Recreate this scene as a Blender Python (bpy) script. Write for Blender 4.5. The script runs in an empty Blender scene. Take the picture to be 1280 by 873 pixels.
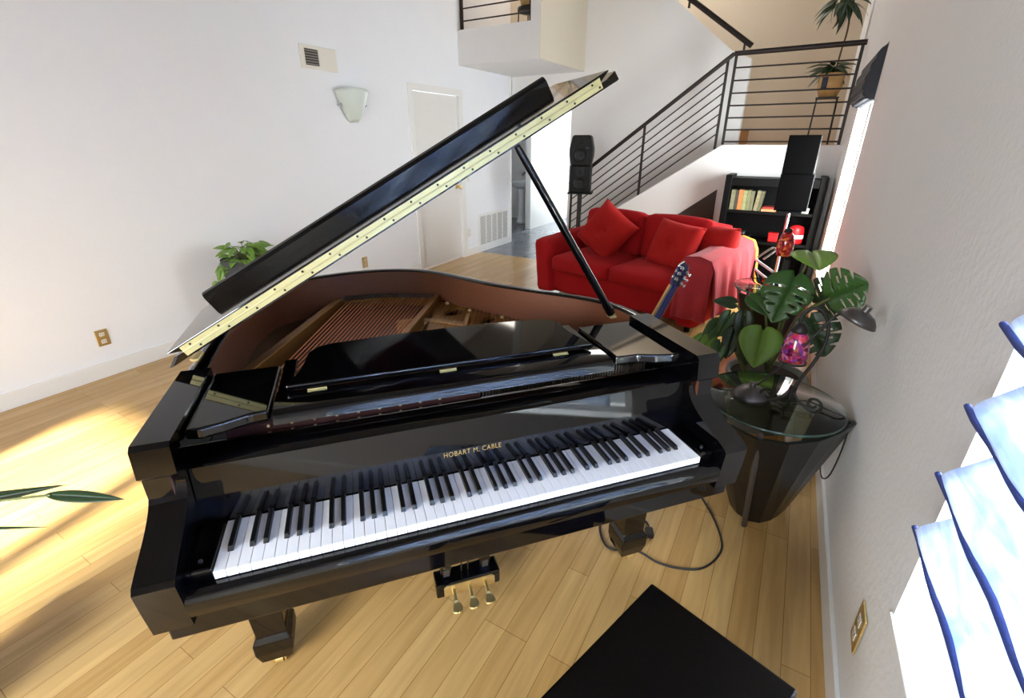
import bpy, bmesh, math, random
from mathutils import Vector, Matrix, noise
random.seed(7)
S = bpy.context.scene
COL = S.collection
PI = math.pi

# ---------------------------------------------------------------- camera, world, sun, window and fill light, exposure
cam = bpy.data.cameras.new('camera'); cam_o = bpy.data.objects.new('camera', cam); COL.objects.link(cam_o)
cam.sensor_width = 36.0; cam.lens = 589.47 * 36 / 1280; cam.shift_y = -10 / 1280; cam.clip_start = 0.02
_R = Vector((0.8638, 0.50384, -0.0002)); _U = Vector((-0.19614, 0.33665, 0.92098)); _F = Vector((-0.4641, 0.79549, -0.38962))
cam_o.matrix_world = Matrix(((_R.x, _U.x, -_F.x, 0), (_R.y, _U.y, -_F.y, 0), (_R.z, _U.z, -_F.z, 1.56), (0, 0, 0, 1)))
S.camera = cam_o
S.view_settings.view_transform = 'Standard'; S.view_settings.look = 'None'
S.view_settings.gamma = 1.0; S.view_settings.use_curve_mapping = False
S.view_settings.exposure = 0.60
S.cycles.use_denoising = True
S.cycles.max_bounces = 10; S.cycles.diffuse_bounces = 6; S.cycles.transparent_max_bounces = 12
S.cycles.sample_clamp_indirect = 6.0; S.cycles.caustics_reflective = False; S.cycles.caustics_refractive = False
W = bpy.data.worlds.new('sky'); S.world = W; W.use_nodes = True
W.node_tree.nodes['Background'].inputs[0].default_value = (0.80, 0.89, 1.0, 1)
W.node_tree.nodes['Background'].inputs[1].default_value = 2.2
SUN_DIR = Vector((-0.30, 1.0, -0.60)).normalized()
def sun_beam(name, target, power, half_angle):
    # sunlight as it falls through one opening: a distant, narrow, hard source outside
    l = bpy.data.lights.new(name, 'SPOT'); l.energy = power; l.color = (1.0, 0.96, 0.89); l.shadow_soft_size = 0.35
    l.spot_size = 2 * half_angle; l.spot_blend = 0.2
    o = bpy.data.objects.new(name, l); COL.objects.link(o); o.location = Vector(target) - SUN_DIR * 14
    o.rotation_euler = SUN_DIR.to_track_quat('-Z', 'Y').to_euler(); return o
sun_beam('sun_through_high_pane', (-2.05, -2.75, 1.90), 130000, 0.037)
sun_beam('sun_through_far_window', (0.40, 5.2, 1.25), 24000, 0.075)
sun_beam('sun_through_near_gap', (0.40, 1.06, 0.95), 90000, 0.012)
def area_light(name, loc, direction, sx, sy, power, color=(0.92, 0.955, 1.0), spread=180):
    l = bpy.data.lights.new(name, 'AREA'); l.shape = 'RECTANGLE'; l.size = sx; l.size_y = sy; l.spread = math.radians(spread); l.energy = power; l.color = color
    o = bpy.data.objects.new(name, l); COL.objects.link(o); o.location = loc
    o.rotation_euler = Vector(direction).to_track_quat('-Z', 'Z').to_euler()
    return o
area_light('daylight_near_window', (0.80, 0.18, 1.20), (-1, 0, -0.35), 1.7, 1.3, 340, spread=130)
area_light('daylight_far_window', (0.62, 5.1, 1.25), (-1, 0, -0.15), 1.0, 1.6, 110)
area_light('rear_fill_light', (-1.1, -2.98, 1.45), (-0.10, 1, -0.62), 1.9, 2.0, 112, spread=115)  # fill light added behind the camera for the surfaces that face it
area_light('daylight_hall_glass', (-4.15, 10.3, 1.3), (0, -1, -0.1), 0.9, 2.1, 90)
area_light('landing_fill_light', (-2.2, 7.7, 4.6), (0.3, 0, -1), 1.4, 0.8, 34, (1, 0.95, 0.88))  # lamp added under the ceiling to brighten the landing; no window there
area_light('loft_area_light', (-3.5, 6.4, 4.5), (0, 0, -1), 0.8, 0.6, 10, (1, 0.93, 0.85))  # unseen area lamp under the loft ceiling; no opening there

# ---------------------------------------------------------------- materials
def lin(c):
    return tuple((x / 12.92 if x <= 0.04045 else ((x + 0.055) / 1.055) ** 2.4) for x in [v / 255 for v in c])
def mat(name, rgb, rough=0.5, metal=0.0, noise_amt=0.0, nscale=20.0, bump=0.0, bscale=60.0, coat=0.0, spec=0.5, sheen=0.0, stretch=None):
    m = bpy.data.materials.new(name); m.use_nodes = True
    nt = m.node_tree; b = nt.nodes['Principled BSDF']
    col = lin(rgb)
    b.inputs['Base Color'].default_value = (*col, 1)
    b.inputs['Roughness'].default_value = rough; b.inputs['Metallic'].default_value = metal
    b.inputs['Coat Weight'].default_value = coat; b.inputs['Specular IOR Level'].default_value = spec
    if coat: b.inputs['Coat Roughness'].default_value = 0.03
    if sheen: b.inputs['Sheen Weight'].default_value = sheen; b.inputs['Sheen Roughness'].default_value = 0.5
    tc = nt.nodes.new('ShaderNodeTexCoord'); src = tc.outputs['Object']
    if stretch:
        mp = nt.nodes.new('ShaderNodeMapping'); mp.inputs['Scale'].default_value = stretch
        nt.links.new(src, mp.inputs['Vector']); src = mp.outputs['Vector']
    n = nt.nodes.new('ShaderNodeTexNoise'); n.inputs['Scale'].default_value = nscale; n.inputs['Detail'].default_value = 4
    nt.links.new(src, n.inputs['Vector'])
    mx = nt.nodes.new('ShaderNodeMix'); mx.data_type = 'RGBA'
    k = noise_amt
    mx.inputs[6].default_value = (*[c * (1 - k) for c in col], 1)
    mx.inputs[7].default_value = (*[min(1, c * (1 + k)) for c in col], 1)
    nt.links.new(n.outputs['Fac'], mx.inputs[0]); nt.links.new(mx.outputs[2], b.inputs['Base Color'])
    if bump:
        n2 = nt.nodes.new('ShaderNodeTexNoise'); n2.inputs['Scale'].default_value = bscale; n2.inputs['Detail'].default_value = 3
        nt.links.new(src, n2.inputs['Vector'])
        bp = nt.nodes.new('ShaderNodeBump'); bp.inputs['Strength'].default_value = bump; bp.inputs['Distance'].default_value = 0.004
        nt.links.new(n2.outputs['Fac'], bp.inputs['Height']); nt.links.new(bp.outputs['Normal'], b.inputs['Normal'])
    return m
def glassy(name, tint, refl=0.12, alpha=0.85, rough=0.02):
    m = bpy.data.materials.new(name); m.use_nodes = True; nt = m.node_tree; nt.nodes.clear()
    out = nt.nodes.new('ShaderNodeOutputMaterial'); tr = nt.nodes.new('ShaderNodeBsdfTransparent'); gl = nt.nodes.new('ShaderNodeBsdfGlossy')
    tr.inputs[0].default_value = (*lin(tint), 1); gl.inputs['Roughness'].default_value = rough
    fr = nt.nodes.new('ShaderNodeFresnel'); fr.inputs[0].default_value = 1.45
    mx = nt.nodes.new('ShaderNodeMixShader'); ge = nt.nodes.new('ShaderNodeNewGeometry')
    inv = nt.nodes.new('ShaderNodeMath'); inv.operation = 'SUBTRACT'; inv.inputs[0].default_value = 1.0; nt.links.new(ge.outputs['Backfacing'], inv.inputs[1])
    ml = nt.nodes.new('ShaderNodeMath'); ml.operation = 'MULTIPLY'; nt.links.new(fr.outputs[0], ml.inputs[0]); nt.links.new(inv.outputs[0], ml.inputs[1])
    nt.links.new(ml.outputs[0], mx.inputs[0])   # reflect on the outer face only
    nt.links.new(tr.outputs[0], mx.inputs[1]); nt.links.new(gl.outputs[0], mx.inputs[2])
    nt.links.new(mx.outputs[0], out.inputs[0])
    return m

M = {}
M['wall'] = mat('painted_plaster', (230, 228, 226), 0.75, noise_amt=0.02, nscale=3, bump=0.12, bscale=35)
M['wall_r'] = mat('orange_peel_plaster', (230, 230, 231), 0.6, noise_amt=0.02, nscale=3, bump=0.35, bscale=45)
M['wall_l'] = mat('white_plaster', (240, 242, 247), 0.75, noise_amt=0.02, nscale=3, bump=0.12, bscale=35)
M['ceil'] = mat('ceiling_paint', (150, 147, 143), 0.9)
M['wall_tan'] = mat('tan_plaster', (204, 188, 166), 0.8, noise_amt=0.02, nscale=3, bump=0.1, bscale=35)
M['wall_beige'] = mat('beige_plaster', (205, 196, 178), 0.8, noise_amt=0.02, nscale=3)
M['trim'] = mat('white_trim_paint', (236, 235, 233), 0.35)
M['door'] = mat('white_door_paint', (232, 230, 227), 0.45)
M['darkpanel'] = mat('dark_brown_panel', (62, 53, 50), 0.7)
M['black'] = mat('black_piano_lacquer', (4, 4, 6), 0.05, spec=0.55, noise_amt=0.1)
M['blacksatin'] = mat('black_satin_paint', (10, 10, 11), 0.35, noise_amt=0.2)
M['ebony'] = mat('ebony_key', (9, 9, 10), 0.28)
M['ivory'] = mat('white_key_plastic', (247, 246, 246), 0.22, spec=0.5)
M['brass'] = mat('polished_brass', (232, 208, 146), 0.32, 0.9, noise_amt=0.05)
M['hinge'] = mat('pale_brass_hinge', (196, 186, 136), 0.42, 0.6, noise_amt=0.06, nscale=40)
M['goldplate'] = mat('gold_bronze_paint', (140, 96, 42), 0.42, 0.5, noise_amt=0.12, nscale=30)
M['mahogany'] = mat('mahogany_veneer', (104, 60, 38), 0.4, noise_amt=0.3, nscale=6, stretch=(4, 4, 60))
M['spruce'] = mat('soundboard_spruce', (92, 64, 38), 0.45, noise_amt=0.15, nscale=8, stretch=(30, 2, 2))
M['copper'] = mat('copper_string', (206, 132, 96), 0.45, 0.7)
M['steel'] = mat('steel_string', (150, 140, 125), 0.3, 1.0)
M['chrome'] = mat('chrome', (210, 212, 215), 0.12, 1.0)
M['redfelt'] = mat('dark_red_felt', (48, 12, 11), 0.9)
M['goldleaf'] = mat('gold_lettering', (205, 168, 96), 0.4, 0.4)
M['sofa'] = mat('red_microfibre', (168, 26, 30), 0.9, noise_amt=0.16, nscale=5, bump=0.25, bscale=130, sheen=0.02, spec=0.12)
M['pillow'] = mat('red_pillow_cloth', (172, 33, 30), 0.9, noise_amt=0.13, nscale=6, bump=0.25, bscale=130, sheen=0.02, spec=0.12)
M['throw'] = mat('rose_red_throw', (168, 48, 54), 0.9, noise_amt=0.2, nscale=9, bump=0.3, bscale=90, sheen=0.15, spec=0.2)
M['throwedge'] = mat('yellow_throw_edge', (206, 140, 40), 0.85, noise_amt=0.1)
M['iron'] = mat('dark_wrought_iron', (34, 30, 29), 0.5, 0.5, noise_amt=0.2)
M['rail'] = mat('dark_rail_metal', (40, 33, 32), 0.45, 0.4)
M['pewter'] = mat('pewter_shade', (92, 88, 88), 0.38, 0.75)
M['speaker'] = mat('black_speaker_vinyl', (8, 8, 9), 0.5, spec=0.2, noise_amt=0.15)
M['grille'] = mat('black_grille_cloth', (5, 4, 5), 0.95, spec=0.1, noise_amt=0.2, nscale=200, bump=0.2, bscale=300)
M['cone'] = mat('speaker_cone', (16, 16, 18), 0.5, spec=0.3)
M['shelfblack'] = mat('black_shelf_wood', (2, 2, 2), 0.55, spec=0.15, noise_amt=0.2, nscale=10)
M['leaf'] = mat('deep_green_leaf', (50, 84, 34), 0.35, noise_amt=0.25, nscale=12, spec=0.5)
M['leafl'] = mat('fresh_green_leaf', (104, 142, 48), 0.4, noise_amt=0.25, nscale=14)
M['leafd'] = mat('dark_green_leaf', (34, 56, 28), 0.4, noise_amt=0.25, nscale=14)
M['stem'] = mat('plant_stem', (92, 100, 54), 0.6, noise_amt=0.2)
M['bark'] = mat('brown_stem', (88, 70, 48), 0.8, noise_amt=0.2)
M['soil'] = mat('dark_soil', (46, 34, 24), 0.95, noise_amt=0.4, nscale=50, bump=1.0, bscale=60)
M['greypot'] = mat('grey_pot', (112, 110, 106), 0.7, noise_amt=0.2, nscale=12)
M['darkpot'] = mat('dark_grey_pot', (74, 74, 76), 0.7, noise_amt=0.3, nscale=10)
M['whitetube'] = mat('white_tube_paint', (226, 228, 230), 0.3)
M['tanpot'] = mat('tan_ceramic', (190, 152, 96), 0.5, noise_amt=0.12)
M['bluepaint'] = mat('blue_glaze', (44, 52, 76), 0.4)
M['wood'] = mat('tan_wood', (168, 122, 72), 0.5, noise_amt=0.2, nscale=6, stretch=(2, 2, 20))
M['guitarblue'] = mat('blue_guitar_lacquer', (14, 22, 84), 0.15, coat=0.8)
M['neckwood'] = mat('maple_neck', (206, 160, 96), 0.35)
M['porcelain'] = mat('porcelain', (236, 238, 240), 0.15)
M['red'] = mat('bright_red_plastic', (206, 24, 30), 0.4)
M['cable'] = mat('black_cable', (24, 22, 22), 0.5)
M['whiteplastic'] = mat('white_plastic', (232, 228, 218), 0.4)
M['ventgrey'] = mat('vent_grey', (150, 146, 142), 0.6)
M['ventdark'] = mat('vent_dark', (70, 64, 56), 0.7)
M['benchtop'] = mat('black_bench_leather', (6, 5, 5), 0.22, spec=0.25, noise_amt=0.1)
M['frost'] = mat('frosted_green_glass', (214, 224, 216), 0.35, spec=0.5)
M['glass'] = glassy('clear_glass', (250, 252, 250))
M['tableglass'] = glassy('table_glass', (196, 212, 204))
M['glassedge'] = mat('green_glass_edge', (30, 120, 100), 0.15)
M['glassedge2'] = mat('dark_glass_edge', (50, 70, 64), 0.15)
M['seat'] = mat('chair_blue', (52, 80, 130), 0.5)

def mosaic(name, cols):
    m = bpy.data.materials.new(name); m.use_nodes = True; nt = m.node_tree; b = nt.nodes['Principled BSDF']
    tc = nt.nodes.new('ShaderNodeTexCoord'); v = nt.nodes.new('ShaderNodeTexVoronoi'); v.inputs['Scale'].default_value = 75
    nt.links.new(tc.outputs['Object'], v.inputs['Vector'])
    sp = nt.nodes.new('ShaderNodeSeparateColor'); nt.links.new(v.outputs['Color'], sp.inputs[0])
    r = nt.nodes.new('ShaderNodeValToRGB'); r.color_ramp.interpolation = 'CONSTANT'
    el = r.color_ramp.elements; el[0].color = (*lin(cols[0]), 1); el[1].position = 1 / len(cols); el[1].color = (*lin(cols[1]), 1)
    for i, c in enumerate(cols[2:]):
        e = el.new((i + 2) / len(cols)); e.color = (*lin(c), 1)
    nt.links.new(sp.outputs[0], r.inputs[0]); nt.links.new(r.outputs[0], b.inputs['Base Color'])
    b.inputs['Roughness'].default_value = 0.12
    return m
M['mosaic'] = mosaic('pink_mosaic_glass', [(130, 20, 62), (168, 28, 88), (96, 22, 44), (150, 60, 44), (112, 36, 110), (170, 90, 116), (72, 14, 46), (84, 40, 110)])
M['mosaicred'] = mosaic('red_mosaic_glass', [(140, 20, 26), (180, 40, 30), (110, 16, 30), (220, 120, 50), (160, 30, 60), (200, 60, 40)])

def planks(name, c1, c2, mortar, bw, bh, rot, rough, msize, grain=True):
    m = bpy.data.materials.new(name); m.use_nodes = True; nt = m.node_tree; b = nt.nodes['Principled BSDF']
    tc = nt.nodes.new('ShaderNodeTexCoord'); mp = nt.nodes.new('ShaderNodeMapping'); mp.inputs['Rotation'].default_value = (0, 0, rot)
    nt.links.new(tc.outputs['Object'], mp.inputs[0])
    br = nt.nodes.new('ShaderNodeTexBrick'); br.inputs['Scale'].default_value = 1.0
    br.inputs['Brick Width'].default_value = bw; br.inputs['Row Height'].default_value = bh; br.inputs['Mortar Size'].default_value = msize
    br.inputs['Mortar Smooth'].default_value = 0.1; br.offset = 0.37; br.offset_frequency = 3; br.inputs['Bias'].default_value = 0.0
    br.inputs['Color1'].default_value = (*lin(c1), 1); br.inputs['Color2'].default_value = (*lin(c2), 1); br.inputs['Mortar'].default_value = (*lin(mortar), 1)
    nt.links.new(mp.outputs[0], br.inputs['Vector'])
    st = nt.nodes.new('ShaderNodeMapping'); st.inputs['Scale'].default_value = (1.2, 16, 1) if grain else (3, 3, 1)
    nt.links.new(mp.outputs[0], st.inputs[0])
    n = nt.nodes.new('ShaderNodeTexNoise'); n.inputs['Scale'].default_value = 2.2; n.inputs['Detail'].default_value = 6; n.inputs['Distortion'].default_value = 0.4
    nt.links.new(st.outputs[0], n.inputs['Vector'])
    mx = nt.nodes.new('ShaderNodeMix'); mx.data_type = 'RGBA'; mx.blend_type = 'MULTIPLY'; mx.inputs[0].default_value = 1.0
    cr = nt.nodes.new('ShaderNodeValToRGB'); cr.color_ramp.elements[0].position = 0.3; cr.color_ramp.elements[0].color = (0.74, 0.72, 0.68, 1); cr.color_ramp.elements[1].position = 0.75
    nt.links.new(n.outputs['Fac'], cr.inputs[0]); nt.links.new(br.outputs['Color'], mx.inputs[6]); nt.links.new(cr.outputs[0], mx.inputs[7])
    nt.links.new(mx.outputs[2], b.inputs['Base Color']); b.inputs['Roughness'].default_value = rough
    bp = nt.nodes.new('ShaderNodeBump'); bp.inputs['Strength'].default_value = 0.25; bp.inputs['Distance'].default_value = 0.002; bp.invert = True
    nt.links.new(br.outputs['Fac'], bp.inputs['Height']); nt.links.new(bp.outputs[0], b.inputs['Normal'])
    return m
M['floor'] = planks('maple_planks', (208, 170, 110), (190, 149, 90), (150, 112, 63), 0.95, 0.083, PI / 2, 0.26, 0.0012)
M['tile'] = planks('slate_tiles', (116, 122, 134), (98, 106, 118), (140, 142, 146), 0.42, 0.42, 0, 0.22, 0.005, False)

def shade_mat():
    m = bpy.data.materials.new('blue_white_shade_cloth'); m.use_nodes = True; nt = m.node_tree; b = nt.nodes['Principled BSDF']; out = nt.nodes['Material Output']
    tc = nt.nodes.new('ShaderNodeTexCoord'); mp = nt.nodes.new('ShaderNodeMapping'); mp.inputs['Scale'].default_value = (14, 2, 5)
    nt.links.new(tc.outputs['Object'], mp.inputs[0])
    n = nt.nodes.new('ShaderNodeTexNoise'); n.inputs['Scale'].default_value = 3; n.inputs['Detail'].default_value = 6; n.inputs['Distortion'].default_value = 1.2
    nt.links.new(mp.outputs[0], n.inputs['Vector'])
    r = nt.nodes.new('ShaderNodeValToRGB'); r.color_ramp.elements[0].position = 0.3; r.color_ramp.elements[0].color = (*lin((172, 190, 222)), 1)
    r.color_ramp.elements[1].position = 0.62; r.color_ramp.elements[1].color = (*lin((232, 238, 246)), 1)
    nt.links.new(n.outputs['Fac'], r.inputs[0]); nt.links.new(r.outputs[0], b.inputs['Base Color']); b.inputs['Roughness'].default_value = 0.6
    tl = nt.nodes.new('ShaderNodeBsdfTranslucent'); nt.links.new(r.outputs[0], tl.inputs[0])
    mx = nt.nodes.new('ShaderNodeMixShader'); mx.inputs[0].default_value = 0.5
    nt.links.new(b.outputs[0], mx.inputs[1]); nt.links.new(tl.outputs[0], mx.inputs[2]); nt.links.new(mx.outputs[0], out.inputs[0])
    return m
M['shade'] = shade_mat()
M['shadehem'] = mat('navy_fold_hem', (52, 66, 128), 0.7, noise_amt=0.35, nscale=40, stretch=(1, 4, 1))
M['shadedark'] = mat('dark_striped_shade', (24, 26, 36), 0.6, noise_amt=0.5, nscale=60)

# ---------------------------------------------------------------- mesh builder
class MB:
    def __init__(s): s.bm = bmesh.new(); s.mi = 0; s.smooth = False
    def _tag(s, faces, smooth=None):
        for f in faces:
            f.material_index = s.mi; f.smooth = s.smooth if smooth is None else smooth
    def add(s, verts, faces, smooth=None):
        vs = [s.bm.verts.new(v) for v in verts]; fs = []
        for f in faces:
            try: fs.append(s.bm.faces.new([vs[i] for i in f]))
            except ValueError: pass
        s._tag(fs, smooth); return vs, fs
    def box(s, lo, hi, bev=0.0, rot=None, piv=None):
        x0, y0, z0 = lo; x1, y1, z1 = hi
        vs = [(x0, y0, z0), (x1, y0, z0), (x1, y1, z0), (x0, y1, z0), (x0, y0, z1), (x1, y0, z1), (x1, y1, z1), (x0, y1, z1)]
        fs = [(0, 3, 2, 1), (4, 5, 6, 7), (0, 1, 5, 4), (1, 2, 6, 5), (2, 3, 7, 6), (3, 0, 4, 7)]
        return s._solid(vs, fs, bev, rot, piv)
    def _solid(s, vs, fs, bev=0, rot=None, piv=None, seg=2):
        t = bmesh.new(); tv = [t.verts.new(v) for v in vs]
        for f in fs: t.faces.new([tv[i] for i in f])
        bmesh.ops.recalc_face_normals(t, faces=t.faces[:])
        if bev: bmesh.ops.bevel(t, geom=t.edges[:], offset=bev, segments=seg, affect='EDGES', profile=0.5)
        if rot is not None:
            p = Vector(piv) if piv is not None else Vector((0, 0, 0))
            for v in t.verts: v.co = rot @ (v.co - p) + p
        s.merge(t); return s
    def merge(s, t, smooth=None):
        t.verts.index_update(); t.verts.ensure_lookup_table()
        s.add([v.co.copy() for v in t.verts], [[v.index for v in f.verts] for f in t.faces], smooth); t.free()
    def prism(s, poly, axis, a, b, bev=0.0, seg=2):
        # poly: 2D points in the two remaining axes (cyclic order x,y,z minus axis)
        def P(q, h):
            if axis == 0: return (h, q[0], q[1])
            if axis == 1: return (q[0], h, q[1])
            return (q[0], q[1], h)
        n = len(poly)
        vs = [P(q, a) for q in poly] + [P(q, b) for q in poly]
        fs = [tuple(range(n)), tuple(range(2 * n - 1, n - 1, -1))] + [(i, i + n, (i + 1) % n + n, (i + 1) % n) for i in range(n)]
        return s._solid(vs, fs, bev, seg=seg)
    def tube(s, pts, r, seg=8, caps=True, closed=False):
        pts = [Vector(p) for p in pts]; n = len(pts); rs = r if isinstance(r, (list, tuple)) else [r] * n
        rings = []; up = None
        for i, p in enumerate(pts):
            if closed: d = pts[(i + 1) % n] - pts[i - 1]
            else: d = (pts[min(i + 1, n - 1)] - pts[max(i - 1, 0)])
            d.normalize()
            if up is None:
                up = Vector((0, 0, 1)) if abs(d.z) < 0.9 else Vector((1, 0, 0))
            sd = d.cross(up).normalized(); up2 = sd.cross(d).normalized(); up = up2
            rings.append([p + (sd * math.cos(2 * PI * k / seg) + up2 * math.sin(2 * PI * k / seg)) * rs[i] for k in range(seg)])
        vs = [v for rg in rings for v in rg]; fs = []
        m = n if closed else n - 1
        for i in range(m):
            j = (i + 1) % n
            for k in range(seg):
                fs.append((i * seg + k, i * seg + (k + 1) % seg, j * seg + (k + 1) % seg, j * seg + k))
        v, f = s.add(vs, fs, True)
        if caps and not closed:
            s.add(rings[0][::-1], [tuple(range(seg))], False); s.add(rings[-1], [tuple(range(seg))], False)
        return s
    def sprism(s, poly, axis, a, b, ang=30):
        # prism whose curved runs are shaded smooth, with crisp corners and flat caps
        def P(q, h):
            return (h, q[0], q[1]) if axis == 0 else (q[0], h, q[1]) if axis == 1 else (q[0], q[1], h)
        n = len(poly); V = [Vector(q) for q in poly]
        def turn(i):
            u = V[i] - V[i - 1]; w = V[(i + 1) % n] - V[i]; return math.degrees(u.angle(w)) if u.length > 1e-9 and w.length > 1e-9 else 0
        sharp = [i for i in range(n) if turn(i) > ang] or [0]
        for k, i0 in enumerate(sharp):
            i1 = sharp[(k + 1) % len(sharp)]; run = [i0]; i = i0
            while True:
                i = (i + 1) % n; run.append(i)
                if i == i1: break
            m = len(run); s.add([P(V[j], a) for j in run] + [P(V[j], b) for j in run], [(j, j + 1, m + j + 1, m + j) for j in range(m - 1)], m > 2)
        s.add([P(q, a) for q in V], [tuple(range(n))], False); s.add([P(q, b) for q in V], [tuple(range(n))], False)
        return s
    def cyl(s, p, q, r, seg=16, r2=None): return s.tube([p, q], [r, r if r2 is None else r2], seg)
    def lathe(s, prof, c=(0, 0, 0), seg=24, rot=None, arc=2 * PI, start=0.0, sx=1.0, sy=1.0):
        full = abs(arc - 2 * PI) < 1e-6; n = seg if full else seg + 1; c = Vector(c); vs = []
        for (r, z) in prof:
            for k in range(n):
                a = start + arc * k / seg; v = Vector((r * math.cos(a) * sx, r * math.sin(a) * sy, z))
                if rot is not None: v = rot @ v
                vs.append(c + v)
        fs = []
        for i in range(len(prof) - 1):
            for k in range(n if full else n - 1):
                k2 = (k + 1) % n
                fs.append((i * n + k, i * n + k2, (i + 1) * n + k2, (i + 1) * n + k))
        s.add(vs, fs, True); return s
    def rbox(s, c, dims, rad, puff=0.0, rot=None, n=8):
        # rounded, slightly puffed cushion-like solid
        c = Vector(c); hx, hy, hz = [d / 2 for d in dims]; t = bmesh.new(); bmesh.ops.create_cube(t, size=2.0)
        bmesh.ops.subdivide_edges(t, edges=t.edges[:], cuts=n, use_grid_fill=True)
        for v in t.verts:
            u = v.co.copy(); p = Vector((u.x * hx, u.y * hy, u.z * hz))
            inner = Vector((max(-hx + rad, min(hx - rad, p.x)), max(-hy + rad, min(hy - rad, p.y)), max(-hz + rad, min(hz - rad, p.z))))
            d = p - inner
            if d.length > 1e-9: p = inner + d.normalized() * rad
            q = Vector((u.x * (1 - u.y ** 2) * (1 - u.z ** 2), u.y * (1 - u.x ** 2) * (1 - u.z ** 2), u.z * (1 - u.x ** 2) * (1 - u.y ** 2)))
            p += q * puff
            if rot is not None: p = rot @ p
            v.co = c + p
        s.merge(t, True); return s
    def pillow(s, c, w, h, t, rot, n=14):
        c = Vector(c)
        for sg in (1, -1):
            vs = []; fs = []
            for i in range(n + 1):
                for j in range(n + 1):
                    x = -1 + 2 * i / n; y = -1 + 2 * j / n
                    pin = 1 - 0.06 * (1 - abs(x) ** 2) * abs(y) ** 3 ; pin2 = 1 - 0.06 * (1 - abs(y) ** 2) * abs(x) ** 3
                    th = ((1 - x ** 4) * (1 - y ** 4)) ** 0.55
                    vs.append(c + rot @ Vector((x * w / 2 * pin2, sg * t / 2 * th + 0.004 * math.sin(9 * x + 4 * y), y * h / 2 * pin)))
            for i in range(n):
                for j in range(n):
                    a = i * (n + 1) + j; f = (a, a + n + 1, a + n + 2, a + 1)
                    fs.append(f if sg > 0 else f[::-1])
            s.add(vs, fs, True)
        bmesh.ops.remove_doubles(s.bm, verts=s.bm.verts[:], dist=0.0005)
        return s
    def sphere(s, c, r, seg=12, sc=(1, 1, 1)):
        t = bmesh.new(); bmesh.ops.create_uvsphere(t, u_segments=seg, v_segments=max(6, seg // 2), radius=r)
        for v in t.verts: v.co = Vector(c) + Vector((v.co.x * sc[0], v.co.y * sc[1], v.co.z * sc[2]))
        s.merge(t, True); return s
    def grid(s, fn, nu, nv, smooth=True):
        vs = [fn(i / nu, j / nv) for i in range(nu + 1) for j in range(nv + 1)]
        fs = [(i * (nv + 1) + j, (i + 1) * (nv + 1) + j, (i + 1) * (nv + 1) + j + 1, i * (nv + 1) + j + 1) for i in range(nu) for j in range(nv)]
        s.add(vs, fs, smooth); return s
    def holed(s, outer, holes, z0, z1):
        t = bmesh.new(); es = []
        for loop in [outer] + holes:
            vs = [t.verts.new((q[0], q[1], z1)) for q in loop]
            es += [t.edges.new((vs[i], vs[(i + 1) % len(vs)])) for i in range(len(vs))]
        r = bmesh.ops.triangle_fill(t, use_beauty=True, use_dissolve=False, edges=es)
        fs = [g for g in r['geom'] if isinstance(g, bmesh.types.BMFace)]
        ex = bmesh.ops.extrude_face_region(t, geom=fs)
        for v in [g for g in ex['geom'] if isinstance(g, bmesh.types.BMVert)]: v.co.z = z0
        bmesh.ops.recalc_face_normals(t, faces=t.faces[:]); s.merge(t); return s
    def build(s, name, mats, parent=None, inv=None, kind=None, auto=None):
        bmesh.ops.recalc_face_normals(s.bm, faces=s.bm.faces[:])
        me = bpy.data.meshes.new(name); 
        if inv is not None: bmesh.ops.transform(s.bm, matrix=inv, verts=s.bm.verts[:])
        s.bm.to_mesh(me); s.bm.free()
        for m in (mats if isinstance(mats, (list, tuple)) else [mats]): me.materials.append(m)
        o = bpy.data.objects.new(name, me); COL.objects.link(o)
        if parent is not None: o.parent = parent
        if kind: o['kind'] = kind
        return o

def tag(o, label, cat, group=None):
    o['label'] = label; o['category'] = cat
    if group: o['group'] = group
    return o
def empty(name, loc, label, cat, group=None, rz=0.0):
    o = bpy.data.objects.new(name, None); COL.objects.link(o); o.location = loc; o.rotation_euler = (0, 0, rz); o.empty_display_size = 0.1
    return tag(o, label, cat, group)
def inv_of(loc, rz=0.0): return (Matrix.Translation(loc) @ Matrix.Rotation(rz, 4, 'Z')).inverted()
def dup(root, loc, rz, label, group=None):
    def cp(o, par):
        c = o.copy(); COL.objects.link(c)
        if par is not None: c.parent = par
        for ch in [x for x in bpy.data.objects if x.parent == o and x != c]: cp(ch, c)
        return c
    r = cp(root, None); r.location = loc; r.rotation_euler = (0, 0, rz); r['label'] = label
    if group: r['group'] = group
    return r
def catmull(pts, n=6, closed=False):
    P = [Vector((*p, 0)) if len(p) == 2 else Vector(p) for p in pts]; out = []; N = len(P)
    rng = range(N) if closed else range(N - 1)
    for i in rng:
        g = (lambda k: P[k % N]) if closed else (lambda k: P[max(0, min(N - 1, k))])
        p0, p1, p2, p3 = g(i - 1), g(i), g(i + 1), g(i + 2)
        for k in range(n):
            t = k / n
            out.append(0.5 * ((2 * p1) + (p2 - p0) * t + (2 * p0 - 5 * p1 + 4 * p2 - p3) * t * t + (3 * p1 - p0 - 3 * p2 + p3) * t ** 3))
    if not closed: out.append(P[-1].copy())
    return [tuple(v) if len(pts[0]) == 3 else (v.x, v.y) for v in out]

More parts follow.
